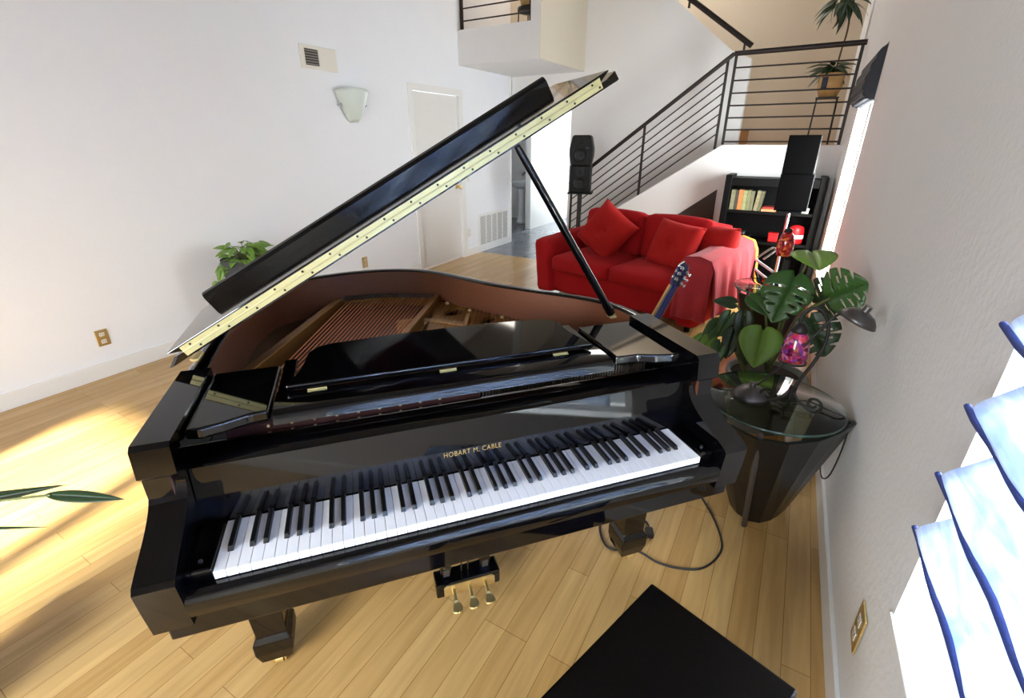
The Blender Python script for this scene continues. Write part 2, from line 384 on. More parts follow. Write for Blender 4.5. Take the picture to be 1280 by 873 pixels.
# ---------------------------------------------------------------- room shell
XL = -4.05
def RX(y): return 0.403 - 0.015 * y        # face of the right wall
def RW(y, z, off=0.0): return (RX(y) + off, y, z)
def struct(name, mb, m): return mb.build(name, m, None, kind='structure')
CEIL = 4.9; YB = -2.7
b = MB(); b.box((-4.2, YB - 0.15, -0.12), (0.7, 5.98, 0.0)); b.box((-3.05, 5.98, -0.12), (0.7, 8.4, 0.0)); struct('floor', b, M['floor'])
b = MB(); b.box((-6.2, 5.981, -0.12), (-3.051, 10.6, 0.0)); struct('floor_hall', b, M['tile'])
b = MB(); b.box((-6.2, YB - 0.15, CEIL), (0.75, 10.6, CEIL + 0.12)); struct('ceiling', b, M['ceil'])
# left wall (ends at the hallway)
b = MB(); b.box((XL - 0.12, YB - 0.15, 0), (XL, 4.66, CEIL)); b.box((XL - 0.12, 5.56, 0), (XL, 6.9, CEIL)); b.box((XL - 0.12, 4.66, 2.11), (XL, 5.56, CEIL)); struct('wall_left', b, M['wall_l'])
b = MB(); b.box((XL, YB, 0), (XL + 0.014, 4.58, 0.11), 0.003); b.box((XL, 5.63, 0), (XL + 0.014, 6.9, 0.11), 0.003); struct('baseboard_left', b, M['trim'])
# right wall with two window openings
def rwall_box(mb, y0, y1, z0, z1, t0=0.0, t1=0.16, bev=0):
    vs = []
    for z in (z0, z1):
        for (y, o) in ((y0, t0), (y1, t0), (y1, t1), (y0, t1)): vs.append(RW(y, z, o))
    mb._solid(vs, [(0, 1, 2, 3), (4, 5, 6, 7), (0, 1, 5, 4), (1, 2, 6, 5), (2, 3, 7, 6), (3, 0, 4, 7)], bev)
N0, N1, NZ0, NZ1 = -0.75, 1.115, 0.52, 2.05
F0, F1, FZ0, FZ1 = 4.58, 5.75, 0.30, 2.20
b = MB()
for (y0, y1, z0, z1) in ((YB - 0.15, N0, 0, CEIL), (N0, N1, 0, NZ0), (N0, N1, NZ1, CEIL), (N1, F0, 0, CEIL), (F0, F1, 0, FZ0), (F0, F1, FZ1, CEIL), (F1, 8.4, 0, CEIL)):
    rwall_box(b, y0, y1, z0, z1)
bmesh.ops.remove_doubles(b.bm, verts=b.bm.verts[:], dist=0.0003)
struct('wall_right', b, M['wall_r'])
b = MB(); rwall_box(b, YB, 6.3, 0, 0.10, -0.014, 0.0, 0.003); struct('baseboard_right', b, M['trim'])
# wall behind the camera: a wide opening added for fill light, and a high one
b = MB()
for (x0, x1, z0, z1) in ((-4.2, -2.9, 0, 2.75), (-0.2, 0.7, 0, 2.75), (-2.9, -2.45, 1.55, 2.75), (-1.65, -0.2, 2.5, 2.75), (-2.9, -2.45, 0.0, 1.55), (-2.45, -1.65, 2.2, 2.75), (-2.45, -1.65, 0.0, 1.62),
                         (-4.2, -2.9, 2.75, CEIL), (0.4, 0.7, 2.75, CEIL), (-2.9, 0.4, 4.45, CEIL), (-2.9, 0.4, 2.75, 4.45), (-1.65, -0.2, 0, 0.25)):
    b.box((x0, YB - 0.15, z0), (x1, YB, z1))
struct('wall_back', b, M['wall'])
def win_frame(name, x0, x1, z0, z1, mull):
    b = MB(); y0, y1 = YB - 0.12, YB - 0.06; w = 0.05
    b.box((x0, y0, z0), (x0 + w, y1, z1)); b.box((x1 - w, y0, z0), (x1, y1, z1)); b.box((x0, y0, z0), (x1, y1, z0 + w)); b.box((x0, y0, z1 - w), (x1, y1, z1))
    for k in range(1, mull): xm = x0 + (x1 - x0) * k / mull; b.box((xm - 0.025, y0, z0), (xm + 0.025, y1, z1))
    f = struct(name, b, M['trim'])
    g = MB(); g.box((x0 + 0.04, y0 + 0.025, z0 + 0.04), (x1 - 0.04, y0 + 0.031, z1 - 0.04)); g.build('pane', M['glass'], f)
win_frame('rear_fill_window', -1.65, -0.2, 0.25, 2.5, 2); win_frame('window_4', -2.45, -1.65, 1.62, 2.2, 1)  # the wide frame is added to let the rear fill in
# near and far windows of the right wall
def side_window(name, y0, y1, z0, z1, mull):
    b = MB(); w = 0.045
    rwall_box(b, y0, y0 + w, z0, z1, 0.09, 0.14); rwall_box(b, y1 - w, y1, z0, z1, 0.09, 0.14)
    rwall_box(b, y0, y1, z0, z0 + w, 0.09, 0.14); rwall_box(b, y0, y1, z1 - w, z1, 0.09, 0.14)
    for k in range(1, mull): ym = y0 + (y1 - y0) * k / mull; rwall_box(b, ym - 0.02, ym + 0.02, z0, z1, 0.095, 0.135)
    f = struct(name, b, M['trim'])
    g = MB(); rwall_box(g, y0 + 0.03, y1 - 0.03, z0 + 0.03, z1 - 0.03, 0.110, 0.116); g.build('pane', M['glass'], f)
    s = MB(); rwall_box(s, y0 - 0.012, y1 + 0.012, z0 - 0.004, z0 + 0.016, -0.006, 0.09, 0.003); s.build('sill', M['trim'], f)
side_window('window_1', N0, N1, NZ0, NZ1, 2); side_window('window_2', F0, F1, FZ0, FZ1, 1)
# back of the room: wall between the flights, hallway opening at its left
Y1, Y2, Y3 = 6.5, 6.95, 8.2
b = MB(); b.prism([(-3.06, 0), (-0.79, 0), (-0.79, 2.46), (-1.02, 2.56), (-3.86, 4.86), (-4.05, 4.86), (-4.05, 2.12), (-3.06, 2.12)], 1, Y2, Y2 + 0.14); struct('wall_far', b, M['wall'])
b = MB(); b.box((-6.2, Y3, 0.0), (0.6, Y3 + 0.12, CEIL)); o = struct('wall_landing', b, M['wall_tan'])
# that tan wall starts above the hallway ceiling
b = MB(); b.box((-6.2, 7.09, 2.5), (-3.06, 10.6, 2.6)); struct('ceiling_hall', b, M['wall'])
o.data.clear_geometry(); bb = bmesh.new()
t = MB(); t.box((-3.06, Y3, 0.0), (0.6, Y3 + 0.12, CEIL)); t.box((-6.2, Y3, 2.6), (-3.06, Y3 + 0.12, CEIL)); t.bm.to_mesh(o.data); t.bm.free(); bb.free()
# hallway walls
b = MB(); b.box((-3.06, 7.09, 0), (-2.95, 10.6, 2.5)); struct('wall_hall_right', b, M['wall'])
b = MB(); b.box((-6.2, 6.78, 0), (XL - 0.12, 6.9, 2.5)); b.box((-6.3, 6.78, 0), (-6.2, 10.6, 2.5)); struct('wall_hall_left', b, M['wall'])
b = MB(); b.box((-4.46, 8.15, 0), (-4.35, 9.9, 2.5)); b.box((-6.2, 9.3, 0), (-4.46, 9.4, 2.5)); struct('wall_hall_partition', b, M['trim'])
b = MB(); b.box((-4.35, 9.9, 2.3), (-3.06, 10.0, 2.5)); b.box((-3.4, 9.9, 0), (-3.06, 10.0, 2.3)); struct('wall_hall_end', b, M['wall'])
b = MB(); b.box((-4.35, 9.92, 0), (-4.28, 9.98, 2.3)); b.box((-3.47, 9.92, 0), (-3.4, 9.98, 2.3)); b.box((-4.35, 9.92, 2.02), (-3.4, 9.98, 2.07)); b.box((-4.35, 9.92, 0.0), (-3.4, 9.98, 0.08))
f = struct('window_5', b, M['trim']); g = MB(); g.box((-4.28, 9.945, 0.08), (-3.47, 9.952, 2.02)); g.build('pane', M['glass'], f)
# balcony box at the top left
LX = -2.9; LY = 5.6
b = MB(); b.box((XL, LY, 2.45), (LX, LY + 0.12, 2.83)); b.box((LX - 0.12, LY, 2.83), (LX, LY + 0.12, CEIL)); b.box((XL, LY + 0.12, 2.45), (LX, Y2, 2.55)); struct('wall_loft_front', b, M['wall'])
b = MB(); b.box((LX - 0.12, LY + 0.12, 2.55), (LX, Y2, CEIL)); b.box((LX + 0.0005, LY + 0.001, 2.451), (LX + 0.005, Y2 - 0.001, CEIL)); struct('wall_loft_side', b, M['wall_beige'])
b = MB(); b.box((XL, Y2 - 0.05, 2.55), (LX - 0.12, Y2 - 0.002, CEIL)); struct('wall_loft_inner', b, M['wall_tan'])
# stair stringer wall and half wall under the landing
b = MB(); b.prism([(-2.84, 0), (0.42, 0), (0.31, 1.525), (-0.90, 1.525), (-2.84, 0.25)], 1, Y1, Y1 + 0.10); struct('wall_stair', b, M['wall'])
b = MB(); b.box((-0.92, Y1 + 0.10, 1.40), (0.40, Y3, 1.525)); struct('floor_landing', b, M['wood'])
b = MB()
for k in range(8):
    z = 0.25 + k * 0.16; x = -2.80 + k * 0.235
    b.box((x, Y1 + 0.101, 0), (x + 0.236, Y2 - 0.001, z))
struct('floor_stairs', b, M['wood'])
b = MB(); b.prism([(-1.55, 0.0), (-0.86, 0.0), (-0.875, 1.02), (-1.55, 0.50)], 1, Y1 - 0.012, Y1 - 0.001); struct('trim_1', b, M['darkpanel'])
# interior door in the left wall
b = MB(); b.box((XL - 0.06, 4.67, 0.012), (XL - 0.02, 5.55, 2.10), 0.003); d = struct('door_1', b, M['door'])
b = MB(); b.cyl((XL - 0.02, 5.47, 0.99), (XL - 0.012, 5.47, 0.99), 0.03); b.cyl((XL - 0.012, 5.47, 0.99), (XL + 0.03, 5.47, 0.99), 0.01); b.sphere((XL + 0.045, 5.47, 0.99), 0.027); b.build('door_knob', M['brass'], d)
for z in (0.25, 1.85):
    b = MB(); b.cyl((XL - 0.012, 4.676, z - 0.05), (XL - 0.012, 4.676, z + 0.05), 0.008); b.build('hinge', M['trim'], d)
b = MB()
for (y0, y1, z0, z1) in ((4.59, 4.665, 0, 2.104), (5.555, 5.63, 0, 2.104), (4.59, 5.63, 2.105, 2.18)): b.box((XL - 0.02, y0, z0), (XL + 0.016, y1, z1), 0.003)
struct('trim_2', b, M['trim'])
b = MB(); b.box((XL - 0.005, 6.86, 0), (XL + 0.012, 6.91, 2.45)); struct('trim_3', b, M['trim'])

# ---------------------------------------------------------------- grand piano (local frame: x along the keys, y away from the player)
TH = 0.8528; PX, PY = -0.8982, 0.3037
piano = empty('grand_piano', (PX, PY, 0), 'glossy black baby grand piano with its lid propped open', 'piano', rz=TH)
BK = M['black']
RIM = [(-0.125, 0.135), (-0.125, 0.45), (-0.125, 0.85), (-0.115, 1.15), (-0.05, 1.37), (0.08, 1.475), (0.22, 1.53), (0.38, 1.555), (0.54, 1.54), (0.67, 1.485), (0.77, 1.395), (0.86, 1.265), (0.96, 1.12),
       (1.09, 0.98), (1.21, 0.86), (1.30, 0.745), (1.345, 0.62), (1.352, 0.45), (1.345, 0.28), (1.345, 0.135)]
rim_o = catmull(RIM, 5)
def offset_curve(c, d):
    out = []
    for i, p in enumerate(c):
        a = Vector(c[max(0, i - 1)]); q = Vector(c[min(len(c) - 1, i + 1)]); t = (q - a).normalized()
        out.append((p[0] + t.y * d, p[1] - t.x * d))
    return out
rim_i = offset_curve(rim_o, 0.05)
def shell(mb, outer, inner, z0, z1, rnd=0.006):
    n = len(outer); prof = [(0, z0), (0, z1 - rnd), (0.15, z1 - rnd * 0.3), (0.3, z1), (0.85, z1), (1.0, z1 - rnd)]
    vs = []
    for (k, z) in prof:
        for o_, i_ in zip(outer, inner): vs.append((o_[0] + (i_[0] - o_[0]) * k, o_[1] + (i_[1] - o_[1]) * k, z))
    fs = [(a * n + i, a * n + i + 1, (a + 1) * n + i + 1, (a + 1) * n + i) for a in range(len(prof) - 1) for i in range(n - 1)]
    mb.mi = 0; mb.add(vs, fs, True)
    mb.mi = 1
    mb.add([(q[0], q[1], z1 - rnd) for q in inner] + [(q[0], q[1], z0) for q in inner], [(i, i + 1, n + i + 1, n + i) for i in range(n - 1)], True)
    mb.mi = 0
    mb.add([(q[0], q[1], z0) for q in outer] + [(q[0], q[1], z0) for q in inner], [(i, i + 1, n + i + 1, n + i) for i in range(n - 1)], False)
    for e in (0, n - 1): mb.add([(outer[e][0], outer[e][1], z0), (inner[e][0], inner[e][1], z0), (inner[e][0], inner[e][1], z1 - 0.002), (outer[e][0], outer[e][1], z1 - 0.002)], [(0, 1, 2, 3)], False)
b = MB(); shell(b, rim_o, rim_i, 0.57, 0.97); b.build('rim', [BK, M['mahogany']], piano)
b = MB(); b.prism(rim_i[3:-3], 2, 0.58, 0.60); b.build('bottom_board', M['blacksatin'], piano)
# cheeks (the shaped arms either side of the keys)
ARM = [(0.50, 0.985), (0.135, 0.985), (0.124, 0.976), (0.118, 0.912), (0.128, 0.902)] + catmull([(0.138, 0.900), (0.146, 0.882), (0.143, 0.860), (0.126, 0.838), (0.100, 0.820), (0.066, 0.804), (0.030, 0.791), (-0.004, 0.779), (-0.030, 0.768)], 4)[1:] + [(-0.038, 0.757), (-0.032, 0.700), (-0.022, 0.628), (0.30, 0.612), (0.50, 0.80)]
for (a0, a1) in ((-0.125, -0.052), (1.272, 1.347)):
    b = MB(); b.sprism(ARM, 0, a0, a1, 35); b.build('cheek', BK, piano)
b = MB(); b.box((-0.105, -0.012, 0.588), (1.327, 0.36, 0.655), 0.004); b.build('keybed', BK, piano)
b = MB(); b.sprism([(0.003, 0.655), (0.003, 0.712), (-0.012, 0.714), (-0.024, 0.710), (-0.031, 0.700), (-0.033, 0.686), (-0.030, 0.668), (-0.026, 0.655)], 0, -0.051, 1.271, 50); b.build('key_slip', BK, piano)
for (a0, a1) in ((-0.051, -0.0015), (1.2235, 1.271)):
    b = MB(); b.box((a0, 0.004, 0.655), (a1, 0.152, 0.742), 0.005); kb = b.build('key_block', BK, piano)
    b = MB(); am = (a0 + a1) / 2; b.cyl((am, 0.03, 0.742), (am, 0.03, 0.746), 0.0045, 12); b.build('screw', M['pewter'], kb)
# keys
wk = MB(); wk.box((0.0005, 0.0, 0.715), (0.0230, 0.153, 0.735), 0.0012)
bk = MB(); bk._solid([(-0.0062, 0.048, 0.736), (0.0062, 0.048, 0.736), (0.0062, 0.153, 0.736), (-0.0062, 0.153, 0.736), (-0.0048, 0.053, 0.7475), (0.0048, 0.053, 0.7475), (0.0048, 0.153, 0.7475), (-0.0048, 0.153, 0.7475)],
                     [(0, 3, 2, 1), (4, 5, 6, 7), (0, 1, 5, 4), (1, 2, 6, 5), (2, 3, 7, 6), (3, 0, 4, 7)], 0.0012)
wo = wk.build('white_key', M['ivory'], piano); bo = bk.build('black_key', M['ebony'], piano)
notes = 'ABCDEFG'; off = {'A': 0.0018, 'C': -0.0018, 'D': 0.0018, 'F': -0.0025, 'G': 0.0}
first = True
for k in range(52):
    o = wo if k == 0 else wo.copy()
    if k: COL.objects.link(o); o.parent = piano
    o.location = (k * 0.0235, 0, 0)
    nt_ = notes[k % 7]
    if nt_ in off and k < 51:
        q = bo if first else bo.copy()
        if not first: COL.objects.link(q); q.parent = piano
        first = False; q.location = ((k + 1) * 0.0235 + off[nt_], 0, 0)
# fallboard with its rolled top edge
b = MB(); b.sprism([(0.154, 0.739), (0.170, 0.880), (0.1705, 0.884), (0.175, 0.8865), (0.21, 0.892), (0.25, 0.893), (0.27, 0.888), (0.27, 0.87), (0.19, 0.865), (0.178, 0.739)], 0, -0.050, 1.270, 50); fb = b.build('fallboard', BK, piano)
cu = bpy.data.curves.new('lettering', 'FONT'); cu.body = 'HOBART M. CABLE'; cu.size = 0.0205; cu.extrude = 0.0002; cu.space_character = 1.12; cu.offset = -0.00025
tmp = bpy.data.objects.new('tmp_text', cu); COL.objects.link(tmp); bpy.context.view_layer.update()
lm = bpy.data.meshes.new_from_object(tmp.evaluated_get(bpy.context.evaluated_depsgraph_get())); bpy.data.objects.remove(tmp)
lo = bpy.data.objects.new('lettering', lm); COL.objects.link(lo); lm.materials.clear(); lm.materials.append(M['goldleaf']); lo.parent = fb
wtxt = max(v.co.x for v in lm.vertices); sc_ = 0.160 / wtxt
lo.location = (0.519, 0.1585, 0.786); lo.rotation_euler = (math.radians(90 - 6.4), 0, 0); lo.scale = (sc_, 1, 1); lo['label'] = 'gold maker name lettering'
# action gap behind the fallboard: dark floor, red felt rail with screws, tuning pins
b = MB(); b.box((-0.05, 0.28, 0.80), (1.27, 0.46, 0.845)); b.build('pin_block', M['blacksatin'], piano)
b = MB(); b.box((0.0, 0.295, 0.845), (0.66, 0.312, 0.90), 0.003); fr = b.build('felt_rail', M['redfelt'], piano)
for k in range(9):
    b = MB(); b.sphere((0.10 + 0.055 * k, 0.292, 0.892), 0.0045, 8); b.build('rail_screw', M['brass'], fr)
b = MB()
for k in range(72):
    for r_ in range(2):
        a = 0.52 + k * 0.0099; b.cyl((a + 0.004 * r_, 0.315 + 0.022 * r_, 0.845), (a + 0.004 * r_, 0.313 + 0.022 * r_, 0.89), 0.003, 6)
o = b.build('tuning_pins', M['steel'], piano); o['kind'] = 'stuff'
# music shelf, its wings and the folded music desk
b = MB(); b.sprism([(0.232, 0.925), (0.236, 0.945), (0.246, 0.953), (0.262, 0.956), (0.345, 0.956), (0.345, 0.938), (0.28, 0.932), (0.25, 0.915)], 0, 0.125, 1.060, 50); b.box((0.125, 0.34, 0.936), (0.160, 0.56, 0.954), 0.002); b.box((1.025, 0.34, 0.936), (1.060, 0.56, 0.954), 0.002); b.build('music_shelf', BK, piano)
def wing(pts, z0, z1):
    b = MB(); b.prism(pts, 2, z0, z1, 0.006, 3); b.build('side_shelf', BK, piano)
wing([(-0.050, 0.205), (-0.02, 0.198), (0.03, 0.212), (0.08, 0.232), (0.120, 0.236), (0.120, 0.500), (-0.05, 0.500)], 0.938, 0.966)
wing([(1.270, 0.205), (1.24, 0.198), (1.19, 0.212), (1.14, 0.232), (1.066, 0.236), (1.066, 0.500), (1.27, 0.500)], 0.938, 0.966)
tilt = Matrix.Rotation(math.radians(DESK_TILT := 6.0), 3, 'X')
DES = [(0.150, 0.0), (0.162, 0.030), (0.185, 0.085), (0.192, 0.125), (0.200, 0.172), (0.225, 0.200), (0.26, 0.212), (0.45, 0.222), (0.592, 0.225), (0.74, 0.222), (0.92, 0.212), (0.965, 0.200), (0.988, 0.172), (0.995, 0.125), (1.002, 0.085), (1.022, 0.030), (1.034, 0.0)]
b = MB(); b.prism(DES, 2, 0.0, 0.016, 0.004, 2)
for v in b.bm.verts: v.co = tilt @ v.co + Vector((0, 0.330, 0.962))
md = b.build('music_desk', BK, piano)
for a in (0.225, 0.575, 0.925):
    b = MB(); b.box((a - 0.024, 0.322, 0.9562), (a + 0.024, 0.330, 0.958)); b.cyl((a - 0.024, 0.330, 0.959), (a + 0.024, 0.330, 0.959), 0.0022, 8); b.build('desk_hinge', M['hinge'], md)
# inside: soundboard, gilt plate, struts, strings, bridge
b = MB(); inner = [q for q in offset_curve(rim_o, 0.049)]; b.prism(inner[4:-4], 2, 0.770, 0.785); b.build('soundboard', M['spruce'], piano)
def strut(p, q, w, z0, z1):
    p = Vector((*p, 0)); q = Vector((*q, 0)); d = (q - p).normalized(); n = Vector((-d.y, d.x, 0)) * w / 2
    b = MB(); vs = [tuple(v + Vector((0, 0, z))) for z in (z0, z1) for v in (p - n, q - n, q + n, p + n)]
    b._solid(vs, [(0, 1, 2, 3), (4, 5, 6, 7), (0, 1, 5, 4), (1, 2, 6, 5), (2, 3, 7, 6), (3, 0, 4, 7)], 0.004); return b
def ell(c, rx, ry, ang=0, n=18):
    return [(c[0] + rx * math.cos(t) * math.cos(ang) - ry * math.sin(t) * math.sin(ang), c[1] + rx * math.cos(t) * math.sin(ang) + ry * math.sin(t) * math.cos(ang)) for t in [2 * PI * k / n for k in range(n)]]
plate_out = [(0.47, 0.50), (1.285, 0.50), (1.295, 0.62), (1.25, 0.73), (1.16, 0.83), (1.04, 0.945), (0.91, 1.085), (0.82, 1.215), (0.775, 1.30), (0.735, 1.345), (0.715, 1.33)]
holes = [ell((0.775, 1.18), 0.040, 0.070, -0.75), ell((0.892, 1.02), 0.028, 0.062, -0.8), ell((1.015, 0.875), 0.016, 0.065, -0.85)]
b = MB(); b.holed(plate_out, holes, 0.815, 0.832); pl = b.build('iron_plate', M['goldplate'], piano)
for (x, y) in ((0.76, 1.295), (0.84, 1.16), (0.955, 1.02), (1.10, 0.87), (1.21, 0.76), (1.02, 0.80), (0.86, 0.95)):
    b = MB(); b.sphere((x, y, 0.836), 0.011, 10, (1, 1, 0.7)); b.build('plate_bolt', M['brass'], pl)
strut((-0.045, 0.66), (0.262, 1.43), 0.036, 0.80, 0.868).build('plate_strut', M['goldplate'], piano)
strut((0.36, 0.56), (0.728, 1.36), 0.024, 0.80, 0.868).build('plate_strut', M['goldplate'], piano)
strut((0.63, 0.55), (0.80, 1.02), 0.018, 0.80, 0.872).build('plate_strut', M['goldplate'], piano)
b = MB(); b.prism([(0.24, 1.42), (0.33, 1.455), (0.48, 1.455), (0.62, 1.42), (0.735, 1.345), (0.75, 1.385), (0.64, 1.46), (0.49, 1.497), (0.31, 1.495), (0.22, 1.46)], 2, 0.80, 0.845, 0.004); br = b.build('hitch_plate', M['goldplate'], piano)
b = MB()
for k in range(44):
    t = k / 43; a = 0.285 + 0.43 * t; y = 1.468 - 0.105 * max(0, (t - 0.25) / 0.75) ** 1.7; b.cyl((a, y, 0.843), (a, y + 0.012, 0.862), 0.0035, 6)
b.build('hitch_pins', M['pewter'], br)
NS = 24
for k in range(NS):
    t = k / (NS - 1)
    p1 = Vector((0.072 + 0.405 * t, 0.735 + 0.118 * t, 0.846)); p2 = Vector((0.298 + 0.418 * t, 1.42 - 0.062 * t - 0.012 * math.sin(PI * t) * -1, 0.848)); d = (p1 - p2) / (p1 - p2).length
    s0 = p1 + d * ((p1.y - 0.52) / max(0.2, -d.y)); b = MB(); b.cyl(s0, p2, 0.0026 - 0.0006 * t, 6); b.build('bass_string', M['copper'], piano)
NT = 36
for k in range(NT):
    t = k / (NT - 1)
    b = MB(); b.cyl((0.40 + 0.85 * t, 0.52, 0.840), (0.735 + 0.47 * t, 1.33 - 0.62 * t, 0.840), 0.0008, 4); b.build('steel_string', M['steel'], piano)
b = MB(); b.prism(catmull([(0.50, 1.10), (0.62, 1.08), (0.76, 0.98), (0.93, 0.82), (1.14, 0.68)], 5) + catmull([(1.15, 0.70), (0.945, 0.845), (0.775, 1.005), (0.63, 1.105), (0.50, 1.125)], 5), 2, 0.785, 0.8395); b.build('treble_bridge', M['wood'], piano)
# lid: main leaf and front leaf folded back on it, brass piano hinge on the joint
al = math.radians(29.31); LN = Vector((-math.sin(al), 0, math.cos(al))); LU = Vector((math.cos(al), 0, math.sin(al))); LO = Vector((-0.117, 0.535, 1.028))
LM = Matrix(((LU.x, 0, LN.x, LO.x), (0, 1, 0, LO.y), (LU.z, 0, LN.z, LO.z), (0, 0, 0, 1)))   # lid frame (u, distance from hinge, normal)
def lidpart(mb, name, m, par=piano): bmesh.ops.transform(mb.bm, matrix=LM, verts=mb.bm.verts[:]); return mb.build(name, m, par)
lid_pts = [(-0.050, 0.0), (1.462, 0.0), (1.476, 0.012)]
for (x, y) in [q for q in offset_curve(rim_o, -0.018) if q[1] > 0.56][::-1]: lid_pts.append((x + 0.130, y - 0.535))
lid_pts.append((-0.066, 0.012))
b = MB(); b.prism(lid_pts, 2, -0.020, -0.0008); 
for v in b.bm.verts:
    if v.co.z > -0.01 and v.co.y < 0.03: v.co.x += 0.032 if v.co.x < 0 else -0.032
lid = lidpart(b, 'lid', BK)
def flap_edge(u0, u1): return [(u0, 0.0), (u1, 0.0), (u1 + 0.03, 0.395), (u1 - 0.02, 0.41), (u0 + 0.02, 0.41), (u0 - 0.0, 0.395)]
b = MB(); b.prism([(-0.038, 0.0), (1.449, 0.0), (1.449, 0.385), (1.425, 0.405), (-0.012, 0.405), (-0.038, 0.385)], 2, 0.0008, 0.020, 0.003); 
for v in b.bm.verts:
    if v.co.z < 0.009: v.co.x += 0.032 if v.co.x < 0 else (-0.032 if v.co.x > 1.4 else 0)
flap = lidpart(b, 'lid_front_leaf', BK)
b = MB(); b.prism([(0.342, 0.0205), (0.342, 0.050), (0.350, 0.062), (0.364, 0.067), (0.380, 0.062), (0.388, 0.050), (0.388, 0.0205)], 0, 0.012, 1.402); lidpart(b, 'lid_batten', BK, flap)
for (n0, n1) in ((0.0012, 0.0145), (-0.0150, -0.0018)):
    b = MB(); b.box((0.0, -0.0022, n0), (1.412, -0.0002, n1)); h = lidpart(b, 'piano_hinge_leaf', M['hinge'])
    for k in range(16):
        b = MB(); b.cyl((0.028 + k * 0.0903 + (0.02 if n0 < 0 else 0), -0.0032, (n0 + n1) / 2), (0.028 + k * 0.0903 + (0.02 if n0 < 0 else 0), -0.0018, (n0 + n1) / 2), 0.0034, 8)
        lidpart(b, 'hinge_screw', M['iron'], h)
b = MB(); b.cyl((0.0, -0.0020, -0.0003), (1.412, -0.0020, -0.0003), 0.0019, 8); lidpart(b, 'hinge_knuckle', M['hinge'])
# lid hinges on the straight side
b = MB(); b.box((-0.128, 0.60, 0.968), (-0.108, 0.66, 0.976), 0.002); b.cyl((-0.128, 0.60, 0.975), (-0.128, 0.66, 0.975), 0.003, 10); b.build('side_hinge', M['brass'], piano)
b = MB(); b.box((-0.128, 1.05, 0.968), (-0.108, 1.11, 0.976), 0.002); b.cyl((-0.130, 1.05, 0.976), (-0.130, 1.11, 0.976), 0.005, 10); b.build('side_hinge', M['hinge'], piano)
# prop stick and latch
p0 = Vector((1.278, 0.640, 0.945)); p1 = Vector((0.862, 0.562, 1.548)); d = (p1 - p0).normalized()
b = MB(); b.tube([p0, p0 + d * 0.05, p0 + d * 0.06, p0 + d * 0.40, p1 - d * 0.02, p1], [0.017, 0.017, 0.0145, 0.0140, 0.012, 0.010], 8); b.build('prop_stick', BK, piano)
b = MB(); b.box((1.268, 0.622, 0.930), (1.300, 0.655, 0.939), 0.002); b.cyl((1.266, 0.632, 0.943), (1.290, 0.632, 0.943), 0.004, 10); b.build('prop_socket', M['hinge'], piano)
b = MB(); b.box((1.070, 0.940, 0.925), (1.115, 0.965, 0.960), 0.003); b.cyl((1.09, 0.94, 0.94), (1.08, 0.925, 0.93), 0.006, 8); b.build('lid_latch', M['brass'], piano)
# legs
def leg(cx, cy):
    prof = [(0.064, 0.572), (0.064, 0.545), (0.058, 0.53), (0.043, 0.150), (0.055, 0.128), (0.055, 0.085), (0.045, 0.040)]
    b = MB(); vs = []; 
    for (h, z) in prof: vs += [(cx - h, cy - h, z), (cx + h, cy - h, z), (cx + h, cy + h, z), (cx - h, cy + h, z)]
    fs = [(0, 1, 2, 3), tuple(range(len(vs) - 4, len(vs)))] + [(i * 4 + k, i * 4 + (k + 1) % 4, i * 4 + 4 + (k + 1) % 4, i * 4 + 4 + k) for i in range(len(prof) - 1) for k in range(4)]
    b._solid(vs, fs, 0.003, seg=1); lg = b.build('leg', BK, piano)
    b = MB(); b.cyl((cx, cy, 0.0398), (cx, cy, 0.034), 0.030, 16); b.cyl((cx - 0.012, cy - 0.02, 0.019), (cx + 0.012, cy - 0.02, 0.019), 0.019, 20)
    for sx in (-0.018, 0.018): b.box((cx + sx - 0.003, cy - 0.034, 0.012), (cx + sx + 0.003, cy + 0.002, 0.036))
    b.build('caster', M['brass'], lg)
leg(-0.03, 0.345); leg(1.262, 0.345); leg(0.50, 1.28)
# pedal lyre
b = MB(); b.box((0.488, 0.330, 0.062), (0.722, 0.400, 0.125), 0.006); ly = b.build('pedal_lyre', BK, piano)
for a in (0.530, 0.672):
    b = MB(); b.box((a - 0.020, 0.352, 0.124), (a + 0.020, 0.388, 0.590), 0.004); b.build('lyre_post', BK, ly)
    b = MB(); b.box((a - 0.011, 0.3506, 0.135), (a + 0.011, 0.3519, 0.165), 0.0005); b.build('lyre_bracket', M['pewter'], ly)
    b = MB(); b.cyl((a * 0.9 + 0.06, 0.395, 0.11), (a, 0.78, 0.575), 0.006, 8); b.build('lyre_brace', M['brass'], ly)
for a in (0.588, 0.612):
    b = MB(); b.cyl((a, 0.37, 0.124), (a, 0.37, 0.588), 0.003, 8); b.build('pedal_rod', M['steel'], ly)
b = MB(); b.prism([(0.515, 0.068), (0.700, 0.068), (0.700, 0.104), (0.690, 0.114), (0.525, 0.114), (0.515, 0.104)], 1, 0.3275, 0.3297); b.build('pedal_plate', M['brass'], ly)
for a in (0.548, 0.606, 0.664):
    b = MB(); n = 10; L = catmull([(0.0055, 0.329), (0.0055, 0.300), (0.0075, 0.285), (0.015, 0.274), (0.0185, 0.261), (0.0155, 0.248), (0.0, 0.241)], 4)
    poly = [(a + w, y) for (w, y) in L] + [(a - w, y) for (w, y) in L[::-1][1:]]
    vs = [(x, y, 0.094 - (0.329 - y) * 0.22 + 0.006 * math.exp(-((x - a) / 0.012) ** 2)) for (x, y) in poly]; m_ = len(vs)
    b._solid(vs + [(v[0], v[1], v[2] - 0.009) for v in vs], [tuple(range(m_)), tuple(range(2 * m_ - 1, m_ - 1, -1))] + [(i, (i + 1) % m_, (i + 1) % m_ + m_, i + m_) for i in range(m_)], 0.002)
    b.build('pedal', M['brass'], ly)

